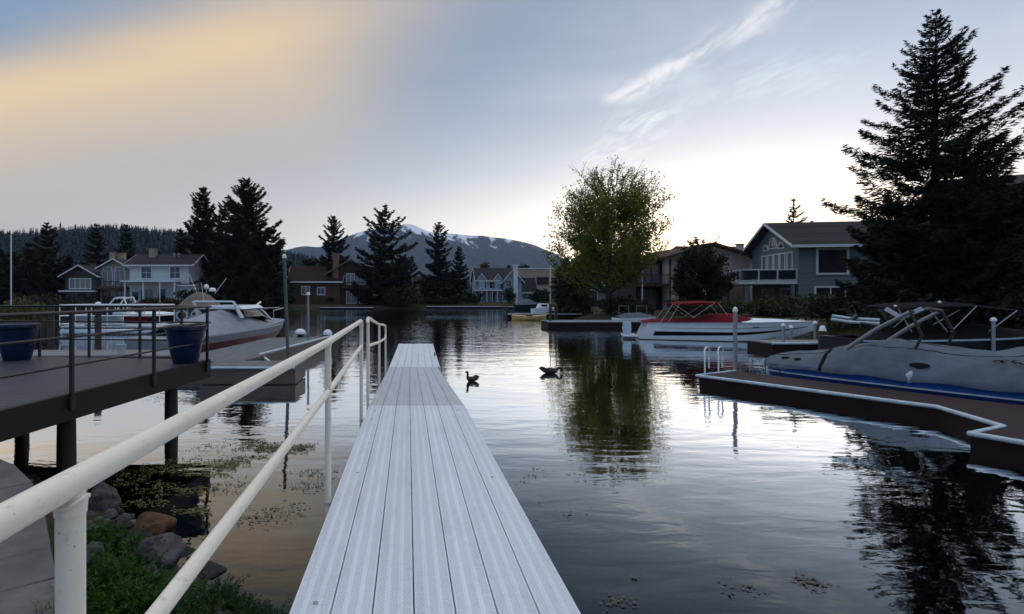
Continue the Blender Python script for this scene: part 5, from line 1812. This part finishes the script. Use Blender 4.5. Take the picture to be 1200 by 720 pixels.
for k, (px, py, r, h, lf, n, kd, lab) in enumerate((
        (128, 640, .26, .34, FERN, 80, 'frond', 'bright green feathery plant right of the near handrail post'),
        (138, 690, .30, .40, FERN, 95, 'frond', 'bright green feathery plant below the grey boulder'),
        (180, 705, .26, .30, FERN, 80, 'frond', 'bright green feathery plant between the grey boulder and the lower rail'),
        (120, 735, .30, .38, FERN, 90, 'frond', 'bright green feathery plant at the bottom edge beside the post'),
        (212, 735, .30, .30, REED, 80, 'frond', 'darker green feathery plant at the bottom edge under the lower rail'),
        (258, 705, .30, .26, REED, 80, 'frond', 'dark green plant on the bank right of the lower rail'),
        (300, 728, .32, .26, REED, 85, 'frond', 'dark green plant on the bank next to the gangway edge'),
        (222, 636, .16, .26, REED, 60, 'blade', 'tuft of dark grass beside the orange-brown rock'),
        (280, 690, .24, .24, REED, 60, 'blade', 'tuft of dark grass at the waterline near the gangway'),
        (62, 712, .09, .16, DRY, 60, 'blade', 'dry tan grass growing in the joint of the cap stones'),
        (72, 690, .07, .12, DRY, 40, 'blade', 'small dry tan grass tuft behind the near handrail post'))):
    X_, Y_ = at_ground(px, py) if lf is not DRY else (gx(px, 1.5 * F / (py - HY)), 1.5 * F / (py - HY))
    o = tuft('grass_tuft' if kd == 'blade' else 'fern_plant', lab, X_, Y_, r, h, 200 + k, lf, n, kd)
    if lf is DRY:
        o.location.z = .74

# ------------------------------------------------------------------ rocks on the near bank
def rock(label, x, y, z, sx, sy, sz, seed, m, rz=0.0, name='boulder', cat='rock', group=None):
    bm = bmesh.new()
    bmesh.ops.create_icosphere(bm, subdivisions=4, radius=1)
    for v in bm.verts:
        d = v.co.normalized()
        f = .86 + .34 * noise.noise(d * 1.3 + Vector((seed, 0, 0))) + .13 * noise.noise(d * 3.1 + Vector((0, seed, 0))) + .09 * noise.noise(d * 6 + Vector((0, 0, seed)))
        c = d * f
        for k in range(9):       # a few broken flat faces
            nrm = Vector((math.sin(seed * 3 + k * 2.1), math.cos(seed * 1.7 + k * 1.3), math.sin(seed + k * 2.9) * .7 + .3)).normalized()
            o = c.dot(nrm) - .66
            if o > 0:
                c -= nrm * o * .9
        v.co = Vector((c.x * sx, c.y * sy, c.z * sz))
    me = bpy.data.meshes.new(name)
    bm.to_mesh(me)
    bm.free()
    me.shade_smooth()
    me.materials.append(m)
    o = link(bpy.data.objects.new(name, me))
    o.location = (x, y, z)
    o.rotation_euler = (0, 0, rz)
    return tag(o, label, cat, group)


RK = ((186, 652, .27, .20, .20, ROCKG, 'large pale grey boulder between the feathery plants and the lower rail'),
      (178, 621, .27, .20, .17, ROCKO, 'orange-brown rounded boulder at the waterline'),
      (162, 634, .14, .14, .12, ROCKD, 'dark grey stone between the orange-brown boulder and the large grey one'),
      (118, 588, .18, .2, .19, ROCKG, 'grey boulder at the waterline just right of the near post'),
      (140, 614, .13, .12, .09, ROCKD, 'flat dark stone left of the orange-brown boulder'),
      (129, 601, .10, .09, .07, ROCKG, 'small grey stone below the waterline boulder by the post'),
      (151, 603, .07, .07, .05, ROCKG, 'small round grey stone left above the orange-brown boulder'),
      (139, 596, .07, .06, .05, ROCKD, 'small dark stone at the water behind the flat dark stone'),
      (168, 655, .12, .12, .12, ROCKD, 'dark stone touching the left side of the large grey boulder'),
      (214, 650, .13, .12, .09, ROCKD, 'dark stone right of the large grey boulder near the lower rail'),
      (108, 656, .10, .1, .14, ROCKG, 'grey stone partly hidden behind the near handrail post'),
      (100, 560, .2, .18, .14, ROCKD, 'dark boulder under the top rail'),
      (62, 548, .22, .2, .14, ROCKD, 'dark boulder beside the cap stone edge'),
      (36, 526, .28, .24, .2, ROCKD, 'dark boulder under the pier fascia'),
      (82, 535, .2, .18, .12, ROCKD, 'dark boulder at the foot of the left pier pile'),
      (318, 648, .22, .2, .10, ROCKD, 'dark boulder in the shallows beside the gangway'),
      (290, 668, .2, .17, .12, ROCKD, 'dark boulder in the shallows right of the lower rail'),
      (340, 668, .2, .17, .12, ROCKD, 'dark boulder in the shallows close to the gangway edge'),
      (246, 672, .16, .15, .10, ROCKD, 'dark stone right of the lower rail'))
for k, (px, py, a, b, c, m, lab) in enumerate(RK):
    X_, Y_ = at_ground(px, py + 6)
    rock(lab, X_, Y_, gz(X_, Y_) + c * .35, a, b, c, k * 1.7 + 2, m, k * .9)
rng = np.random.default_rng(77)
C_ = 0
pbm = MB()
bm = bmesh.new()
for k in range(240):
    s = rng.random()
    i = int(s * 5)
    a, b = LAKE[1 + i], LAKE[2 + i]
    p = a + (b - a) * rng.random() + rng.normal(0, .35, 2)
    r = rng.uniform(.02, .075)
    z = gz(p[0], p[1])
    if p[0] > -.5 and p[1] < 3 and z > .5:
        continue
    M = Matrix.Translation((p[0], p[1], z)) @ Matrix.Rotation(rng.uniform(0, 6), 4, 'Z') @ Matrix.Diagonal((r, r * rng.uniform(.6, 1), r * rng.uniform(.5, .8), 1))
    bmesh.ops.create_icosphere(bm, subdivisions=2, radius=1, matrix=M)
for v in bm.verts:
    v.co += Vector((noise.noise(v.co * 25), noise.noise(v.co * 25 + Vector((5, 0, 0))), noise.noise(v.co * 25 + Vector((0, 9, 0))))) * .012
me = bpy.data.meshes.new('pebbles')
bm.to_mesh(me)
bm.free()
me.shade_smooth()
me.materials.append(ROCKG)
tag(link(bpy.data.objects.new('pebbles', me)), 'small stones scattered along the near waterline', 'stones', kind='stuff')


# ------------------------------------------------------------------ floating algae and twigs
def floaters(name, label, blobs, seed, leaf, ls, flat=.12, zz=.006):
    g = np.random.default_rng(seed)
    Cs = []
    for x, y, rx, ry, n in blobs:
        a = g.uniform(0, 6.28, n)
        q = np.sqrt(g.random(n)) * (1 + .35 * np.sin(a * 3 + x) + .2 * np.sin(a * 7 + y))
        Cs.append(np.stack([x + np.cos(a) * q * rx, y + np.sin(a) * q * ry, zz + g.random(n) * .006], -1))
    C = np.concatenate(Cs)
    n = len(C)
    ax = unit(np.stack([g.normal(0, 1, n), g.normal(0, .5, n), g.normal(0, flat, n)], -1))
    bx = unit(np.cross(ax, np.array([0, 0, 1.0]) + g.normal(0, flat, (n, 3))))
    ln = ls * g.uniform(.5, 1.6, n)[:, None]
    return tag(cards(name, C, ax * ln * .5, bx * ln * .22, leaf), label, 'floating weed', kind='stuff')


def wp(px, py):
    Y = ZC * F / (py - HY)
    return gx(px, Y), Y


def fb(lst):
    return [(*wp(px, py), rx, ry, n) for px, py, rx, ry, n in lst]


floaters('floating_algae', 'yellow-green algae mat floating left of the gangway', fb([(310, 525, .34, .26, 900), (335, 527, .36, .2, 800), (355, 524, .22, .16, 300), (298, 519, .2, .2, 300), (276, 541, .25, .22, 420), (262, 548, .2, .16, 300), (300, 536, .2, .1, 160)]), 3, ALGAE, .03)
floaters('floating_algae', 'brownish algae film near the pier piles', fb([(225, 470, .5, .4, 420), (260, 472, .5, .3, 260), (195, 466, .4, .4, 260), (240, 540, .5, .3, 260), (215, 548, .5, .3, 300), (180, 552, .5, .25, 260), (250, 525, .4, .3, 160), (285, 470, .4, .2, 160), (238, 575, .22, .16, 220), (228, 600, .2, .12, 200), (190, 575, .35, .2, 220), (245, 556, .3, .12, 260), (170, 590, .3, .16, 180), (150, 565, .4, .2, 200)]), 4, ALGAE, .03)
floaters('floating_algae', 'dark weed at the surface beside the gangway post', fb([(370, 555, .3, .2, 200), (362, 570, .25, .2, 180), (330, 600, .3, .2, 140), (300, 610, .3, .2, 120), (270, 570, .3, .25, 160)]), 5, WEED, .028)
floaters('floating_twigs', 'pale twigs and petals drifting at the bottom right of the lake', fb([(945, 680, .11, .08, 70), (955, 684, .12, .06, 50), (868, 690, .16, .12, 40), (960, 693, .05, .03, 10), (745, 678, .04, .03, 10), (720, 708, .14, .10, 30), (728, 703, .1, .06, 16)]), 6, WEED, .03)
floaters('floating_twigs', 'small drifting leaves right of the gangway', fb([(625, 558, .16, .06, 26), (630, 550, .1, .06, 16), (672, 557, .1, .05, 12), (690, 548, .15, .05, 14), (655, 600, .3, .2, 20), (612, 566, .1, .05, 8)]), 7, WEED, .028)


# ------------------------------------------------------------------ ducks
def duck(label, path, radii, px, Y, rz, bill, sc=1.0):
    """One continuous skin lofted from tail over back and neck to the head; path in local metres, x forward."""
    t = thing('duck', label, 'duck', (gx(px, Y), Y, 0), rz)
    P = [Vector(p) for p in path]
    # smooth the path with Catmull-Rom
    pts, rs = [], []
    for i in range(len(P) - 1):
        p0, p1, p2, p3 = P[max(0, i - 1)], P[i], P[i + 1], P[min(len(P) - 1, i + 2)]
        for s in np.linspace(0, 1, 5)[:-1]:
            q = .5 * ((2 * p1) + (p2 - p0) * s + (2 * p0 - 5 * p1 + 4 * p2 - p3) * s ** 2 + (3 * p1 - p0 - 3 * p2 + p3) * s ** 3)
            pts.append(q)
            rs.append(tuple(a + (b - a) * s for a, b in zip(radii[i], radii[i + 1])))
    pts.append(P[-1])
    rs.append(radii[-1])
    rings = []
    for i, p in enumerate(pts):
        d = (pts[min(i + 1, len(pts) - 1)] - pts[max(i - 1, 0)]).normalized()
        s = Vector((0, 1, 0))
        u = s.cross(d).normalized()
        u = -u
        rings.append([p + s * math.cos(a) * rs[i][0] + u * math.sin(a) * rs[i][1] for a in np.linspace(0, 2 * math.pi, 14, endpoint=False)])
    t.scale = (sc, sc, sc)
    MB().loft(rings).build('body', DUCK, t, 70)
    MB().loft([[Vector(b) + Vector((0, y, z)) for y, z in ((-w, 0), (0, -h), (w, 0), (0, h))] for b, w, h in bill]).build('bill', BILL, t, 40)
    for sg in (-1, 1):
        w = MB()
        rg_ = []
        for s in np.linspace(0, 1, 8):
            q = pts[int(3 + s * 9)]
            r_ = rs[int(3 + s * 9)]
            k = math.sin(math.pi * min(1, .12 + s * .85)) * .07
            rg_.append([(q.x, q.y + sg * (r_[0] * 1.0), q.z + .02 - k), (q.x, q.y + sg * (r_[0] * 1.0 + .012), q.z + .02), (q.x, q.y + sg * (r_[0] * .9), q.z + .02 + k), (q.x, q.y + sg * r_[0] * .8, q.z + .02)])
        w.loft(rg_).build('wing', DUCK, t, 60)
    return t


duck('dark duck swimming with its neck upright, nearer the gangway',
     [(-.27, 0, .15), (-.22, 0, .12), (-.12, 0, .09), (0, 0, .07), (.10, 0, .08), (.165, 0, .12), (.185, 0, .19), (.185, 0, .26), (.195, 0, .315), (.23, 0, .325), (.255, 0, .318)],
     [(.015, .012), (.05, .03), (.10, .075), (.115, .095), (.10, .09), (.062, .06), (.038, .04), (.033, .034), (.04, .042), (.036, .036), (.016, .016)],
     553.5, 13.5, R(205), [((.25, 0, .318), .016, .013), ((.275, 0, .312), .018, .008), ((.305, 0, .308), .015, .005)], .78)
duck('dark duck preening with its neck looped down, farther right',
     [(-.30, 0, .17), (-.24, 0, .13), (-.12, 0, .09), (.02, 0, .08), (.14, 0, .08), (.22, 0, .10), (.28, 0, .155), (.34, 0, .17), (.385, 0, .14), (.395, 0, .09), (.36, 0, .05)],
     [(.015, .012), (.055, .03), (.11, .08), (.125, .10), (.115, .095), (.07, .07), (.042, .04), (.036, .034), (.038, .036), (.04, .038), (.018, .018)],
     643, 14.9, R(-6), [((.365, 0, .055), .016, .013), ((.345, 0, .03), .018, .008), ((.325, 0, .006), .015, .005)], .92)
# ------------------------------------------------------------------ sky, sun, air, camera
SUN_AZ, SUN_EL = R(32), R(2.8)
w = bpy.data.worlds.new('World')
scene.world = w
w.use_nodes = True
nt = w.node_tree
nt.nodes.clear()
wout = nt.nodes.new('ShaderNodeOutputWorld')
bg = nt.nodes.new('ShaderNodeBackground')
nt.links.new(bg.outputs[0], wout.inputs[0])
tc = nt.nodes.new('ShaderNodeTexCoord')
vn = nd(nt, 'ShaderNodeVectorMath', operation='NORMALIZE')
nt.links.new(tc.outputs['Generated'], vn.inputs[0])
sp = nt.nodes.new('ShaderNodeSeparateXYZ')
nt.links.new(vn.outputs[0], sp.inputs[0])
dx, dy, dz = sp.outputs
el = math_(nt, 'MULTIPLY', math_(nt, 'ARCSINE', dz), 180 / math.pi)
az = math_(nt, 'MULTIPLY', math_(nt, 'ARCTAN2', dx, dy), 180 / math.pi)
base = ramp(nt, math_(nt, 'MAXIMUM', dz, 0.0), [(0, (.43, .415, .40)), (.12, (.39, .39, .40)), (.24, (.235, .295, .375)), (.38, (.175, .245, .35)), (.56, (.19, .25, .35)), (.72, (.74, .76, .80)), (1, (.98, .99, 1.02))])  # overhead stops brightened above the view, added to lift deck and rails
sky = nd(nt, 'ShaderNodeTexSky', sky_type='NISHITA', sun_disc=False, sun_elevation=SUN_EL, sun_rotation=SUN_AZ, air_density=1.0, dust_density=1.5, ozone_density=1.0)
base = mixc(nt, 1.0, base, mixc(nt, 1.0, sky.outputs[0], (.012, .012, .012), 'MULTIPLY'), 'ADD')
# afterglow: broad along the horizon, tight and warm at the hidden sun
daz = math_(nt, 'SUBTRACT', az, math.degrees(SUN_AZ))


def gauss(v, s):
    q = math_(nt, 'DIVIDE', v, s)
    return math_(nt, 'EXPONENT', math_(nt, 'MULTIPLY', math_(nt, 'MULTIPLY', q, q), -1.0))


elp = math_(nt, 'MAXIMUM', el, 0.0)
g1 = math_(nt, 'MULTIPLY', gauss(daz, 42.0), math_(nt, 'EXPONENT', math_(nt, 'DIVIDE', elp, -7.3)))
g2 = math_(nt, 'MULTIPLY', gauss(daz, 15.0), gauss(math_(nt, 'SUBTRACT', el, 2.0), 7.0))
g3 = math_(nt, 'MULTIPLY', gauss(math_(nt, 'SUBTRACT', daz, 8.0), 22.0), gauss(math_(nt, 'SUBTRACT', el, 16.0), 12.0))
glow = mixc(nt, 1.0, base, mixc(nt, 1.0, (2.05, 1.93, 1.78), g1, 'MULTIPLY'), 'ADD')
glow = mixc(nt, 1.0, glow, mixc(nt, 1.0, (1.0, .70, .38), math_(nt, 'MULTIPLY', g2, 1.35), 'MULTIPLY'), 'ADD')
glow = mixc(nt, 1.0, glow, mixc(nt, 1.0, (.11, .115, .14), g3, 'MULTIPLY'), 'ADD')
warm = math_(nt, 'MULTIPLY', gauss(math_(nt, 'SUBTRACT', daz, 2.0), 30.0), gauss(elp, 6.5))
glow = mixc(nt, 1.0, glow, mixc(nt, math_(nt, 'MULTIPLY', warm, .95), (1, 1, 1), (.98, .80, .55)), 'MULTIPLY')
# cloud layer coordinates: where the view direction meets a flat layer overhead
dzs = math_(nt, 'MAXIMUM', dz, .02)
u = math_(nt, 'DIVIDE', dx, dzs)
v = math_(nt, 'DIVIDE', dy, dzs)
cmb = nd(nt, 'ShaderNodeCombineXYZ')
nt.links.new(u, cmb.inputs[0])
nt.links.new(v, cmb.inputs[1])


def cn(scale, sx, sy, rot, det=5.0, dist=0.0, rough=.55):
    mp = nd(nt, 'ShaderNodeMapping')
    mp.inputs['Rotation'].default_value = (0, 0, R(rot))
    mp.inputs['Scale'].default_value = (sx, sy, 1)
    nt.links.new(cmb.outputs[0], mp.inputs[0])
    n = nd(nt, 'ShaderNodeTexNoise', i_Scale=scale, i_Detail=det, i_Distortion=dist, i_Roughness=rough)
    nt.links.new(mp.outputs[0], n.inputs['Vector'])
    return n.outputs[0]


n_soft = cn(.9, .5, 1.2, -24, 4.0)
# the tan cloud bank, upper left; coordinates of the axis shifted for the view along +y
UA = lambda px, py: ((px - X0) / (HY - py), F / (HY - py))
# line through (0,130) and (400,10) of the sky
(u1, v1), (u2, v2) = UA(0, 92), UA(330, 4)
kk = (v2 - v1) / (u2 - u1)
wv = math_(nt, 'SUBTRACT', v, math_(nt, 'ADD', math_(nt, 'MULTIPLY', u, kk), v1 - kk * u1))
wv = math_(nt, 'ADD', wv, math_(nt, 'MULTIPLY', math_(nt, 'SUBTRACT', n_soft, .5), .38))
up_edge = smooth(nt, wv, -.45, .25)
low_fade = math_(nt, 'EXPONENT', math_(nt, 'MULTIPLY', math_(nt, 'MAXIMUM', wv, 0.0), -.78))
right_fade = math_(nt, 'SUBTRACT', 1.0, smooth(nt, math_(nt, 'ADD', u, math_(nt, 'MULTIPLY', math_(nt, 'SUBTRACT', n_soft, .5), .5)), -.7, .42))
bank = math_(nt, 'MULTIPLY', math_(nt, 'MULTIPLY', up_edge, low_fade), right_fade)
bank = math_(nt, 'MULTIPLY', bank, math_(nt, 'ADD', .86, math_(nt, 'MULTIPLY', n_soft, .28)), clamp=True)
c1 = mixc(nt, math_(nt, 'MULTIPLY', bank, .96), glow, (.76, .555, .32))
# blue gap above the bank at the far left
gap = math_(nt, 'MULTIPLY', math_(nt, 'SUBTRACT', 1.0, smooth(nt, wv, -.55, -.05)), math_(nt, 'SUBTRACT', 1.0, smooth(nt, u, -1.35, -.6)))
c1 = mixc(nt, math_(nt, 'MULTIPLY', gap, .5), c1, (.20, .32, .50))
# cirrus streak and wisps
(ua, va), (ub, vb) = UA(716, 122), UA(930, -2)
dl = math.hypot(ub - ua, vb - va)
tx, ty = (ub - ua) / dl, (vb - va) / dl
du, dv = math_(nt, 'SUBTRACT', u, ua), math_(nt, 'SUBTRACT', v, va)
al = math_(nt, 'ADD', math_(nt, 'MULTIPLY', du, tx), math_(nt, 'MULTIPLY', dv, ty))
ac = math_(nt, 'SUBTRACT', math_(nt, 'MULTIPLY', dv, tx), math_(nt, 'MULTIPLY', du, ty))
nz = cn(3.2, 1, 1, 0, 6.0, .4, .6)
nf = cn(9.0, 1.0, .35, 55, 6.0, .6, .62)
ac = math_(nt, 'ADD', ac, math_(nt, 'MULTIPLY', math_(nt, 'SUBTRACT', nz, .5), .16))
streak = math_(nt, 'MULTIPLY', gauss(ac, .072), math_(nt, 'MULTIPLY', smooth(nt, al, -.06, .10), math_(nt, 'SUBTRACT', 1.0, smooth(nt, al, dl * .75, dl * 1.5))))
streak = math_(nt, 'MULTIPLY', streak, smooth(nt, nf, .30, .62))
c2 = mixc(nt, math_(nt, 'MULTIPLY', streak, .9), c1, (.80, .78, .78))


def patch(px, py, su, sv, amt, colr, prev):
    uu, vv = UA(px, py)
    m_ = math_(nt, 'MULTIPLY', gauss(math_(nt, 'SUBTRACT', u, uu), su), gauss(math_(nt, 'SUBTRACT', v, vv), sv))
    m_ = math_(nt, 'MULTIPLY', m_, smooth(nt, nf, .38, .66))
    return mixc(nt, math_(nt, 'MULTIPLY', m_, amt), prev, colr)


c2 = patch(752, 142, .16, .22, .8, (.78, .83, .83), c2)
c2 = patch(722, 178, .22, .5, .8, (.85, .86, .84), c2)
c2 = patch(820, 222, .5, .9, .9, (1.1, 1.06, 1.0), c2)
c2 = patch(905, 95, .5, .3, .45, (.68, .82, .86), c2)
veil = math_(nt, 'MULTIPLY', smooth(nt, cn(1.4, .4, 1.0, -20, 5.0, .5), .45, .75), math_(nt, 'MULTIPLY', smooth(nt, u, .1, 1.0), .16))
c2 = mixc(nt, veil, c2, (.92, .91, .92))
# the eastern sky behind the viewer is dimmer
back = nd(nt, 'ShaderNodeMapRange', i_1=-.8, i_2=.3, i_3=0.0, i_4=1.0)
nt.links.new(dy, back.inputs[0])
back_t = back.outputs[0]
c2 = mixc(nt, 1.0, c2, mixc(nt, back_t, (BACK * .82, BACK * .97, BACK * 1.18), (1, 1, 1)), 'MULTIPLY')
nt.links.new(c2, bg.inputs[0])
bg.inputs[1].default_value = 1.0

sl = bpy.data.lights.new('sun', 'SUN')
sl.energy = .7
sl.angle = R(.6)
sl.color = (1.0, .72, .45)
so = link(bpy.data.objects.new('sun', sl))
sd_ = Vector((math.sin(SUN_AZ) * math.cos(SUN_EL), math.cos(SUN_AZ) * math.cos(SUN_EL), math.sin(SUN_EL)))
so.rotation_euler = sd_.to_track_quat('Z', 'Y').to_euler()

if HAZE:
    hb = MB().box(-2700, 2700, -300, 3450, -6, 375)
    hm = bpy.data.materials.new('haze')
    hm.use_nodes = True
    ht = hm.node_tree
    ht.nodes.clear()
    ho = ht.nodes.new('ShaderNodeOutputMaterial')
    pv = ht.nodes.new('ShaderNodeVolumePrincipled')
    pv.inputs['Color'].default_value = (.50, .68, 1.0, 1)
    pv.inputs['Density'].default_value = HAZE
    pv.inputs['Anisotropy'].default_value = .2
    ht.links.new(pv.outputs[0], ho.inputs['Volume'])
    tag(hb.build('haze', hm), 'thin blue evening haze in front of the far mountain', 'haze', kind='stuff')

cam = bpy.data.cameras.new('camera')
cam.sensor_width = 36
cam.lens = 36 * F / 1200
cam.shift_x = (600 - X0) / 1200
cam.shift_y = (HY - 360) / 1200
cam.clip_start = .05
cam.clip_end = 8000
co = link(bpy.data.objects.new('camera', cam))
co.location = (0, 0, ZC)
co.rotation_euler = (R(90), 0, 0)
scene.camera = co
vs = scene.view_settings
vs.view_transform = 'Standard'
vs.look = 'None'
vs.exposure = .35
vs.gamma = 1
vs.use_curve_mapping = False
cy = scene.cycles
cy.max_bounces = 6
cy.diffuse_bounces = 2
cy.glossy_bounces = 3
cy.transmission_bounces = 3
cy.transparent_max_bounces = 8
cy.volume_bounces = 0
cy.use_denoising = True
cy.sample_clamp_indirect = 4
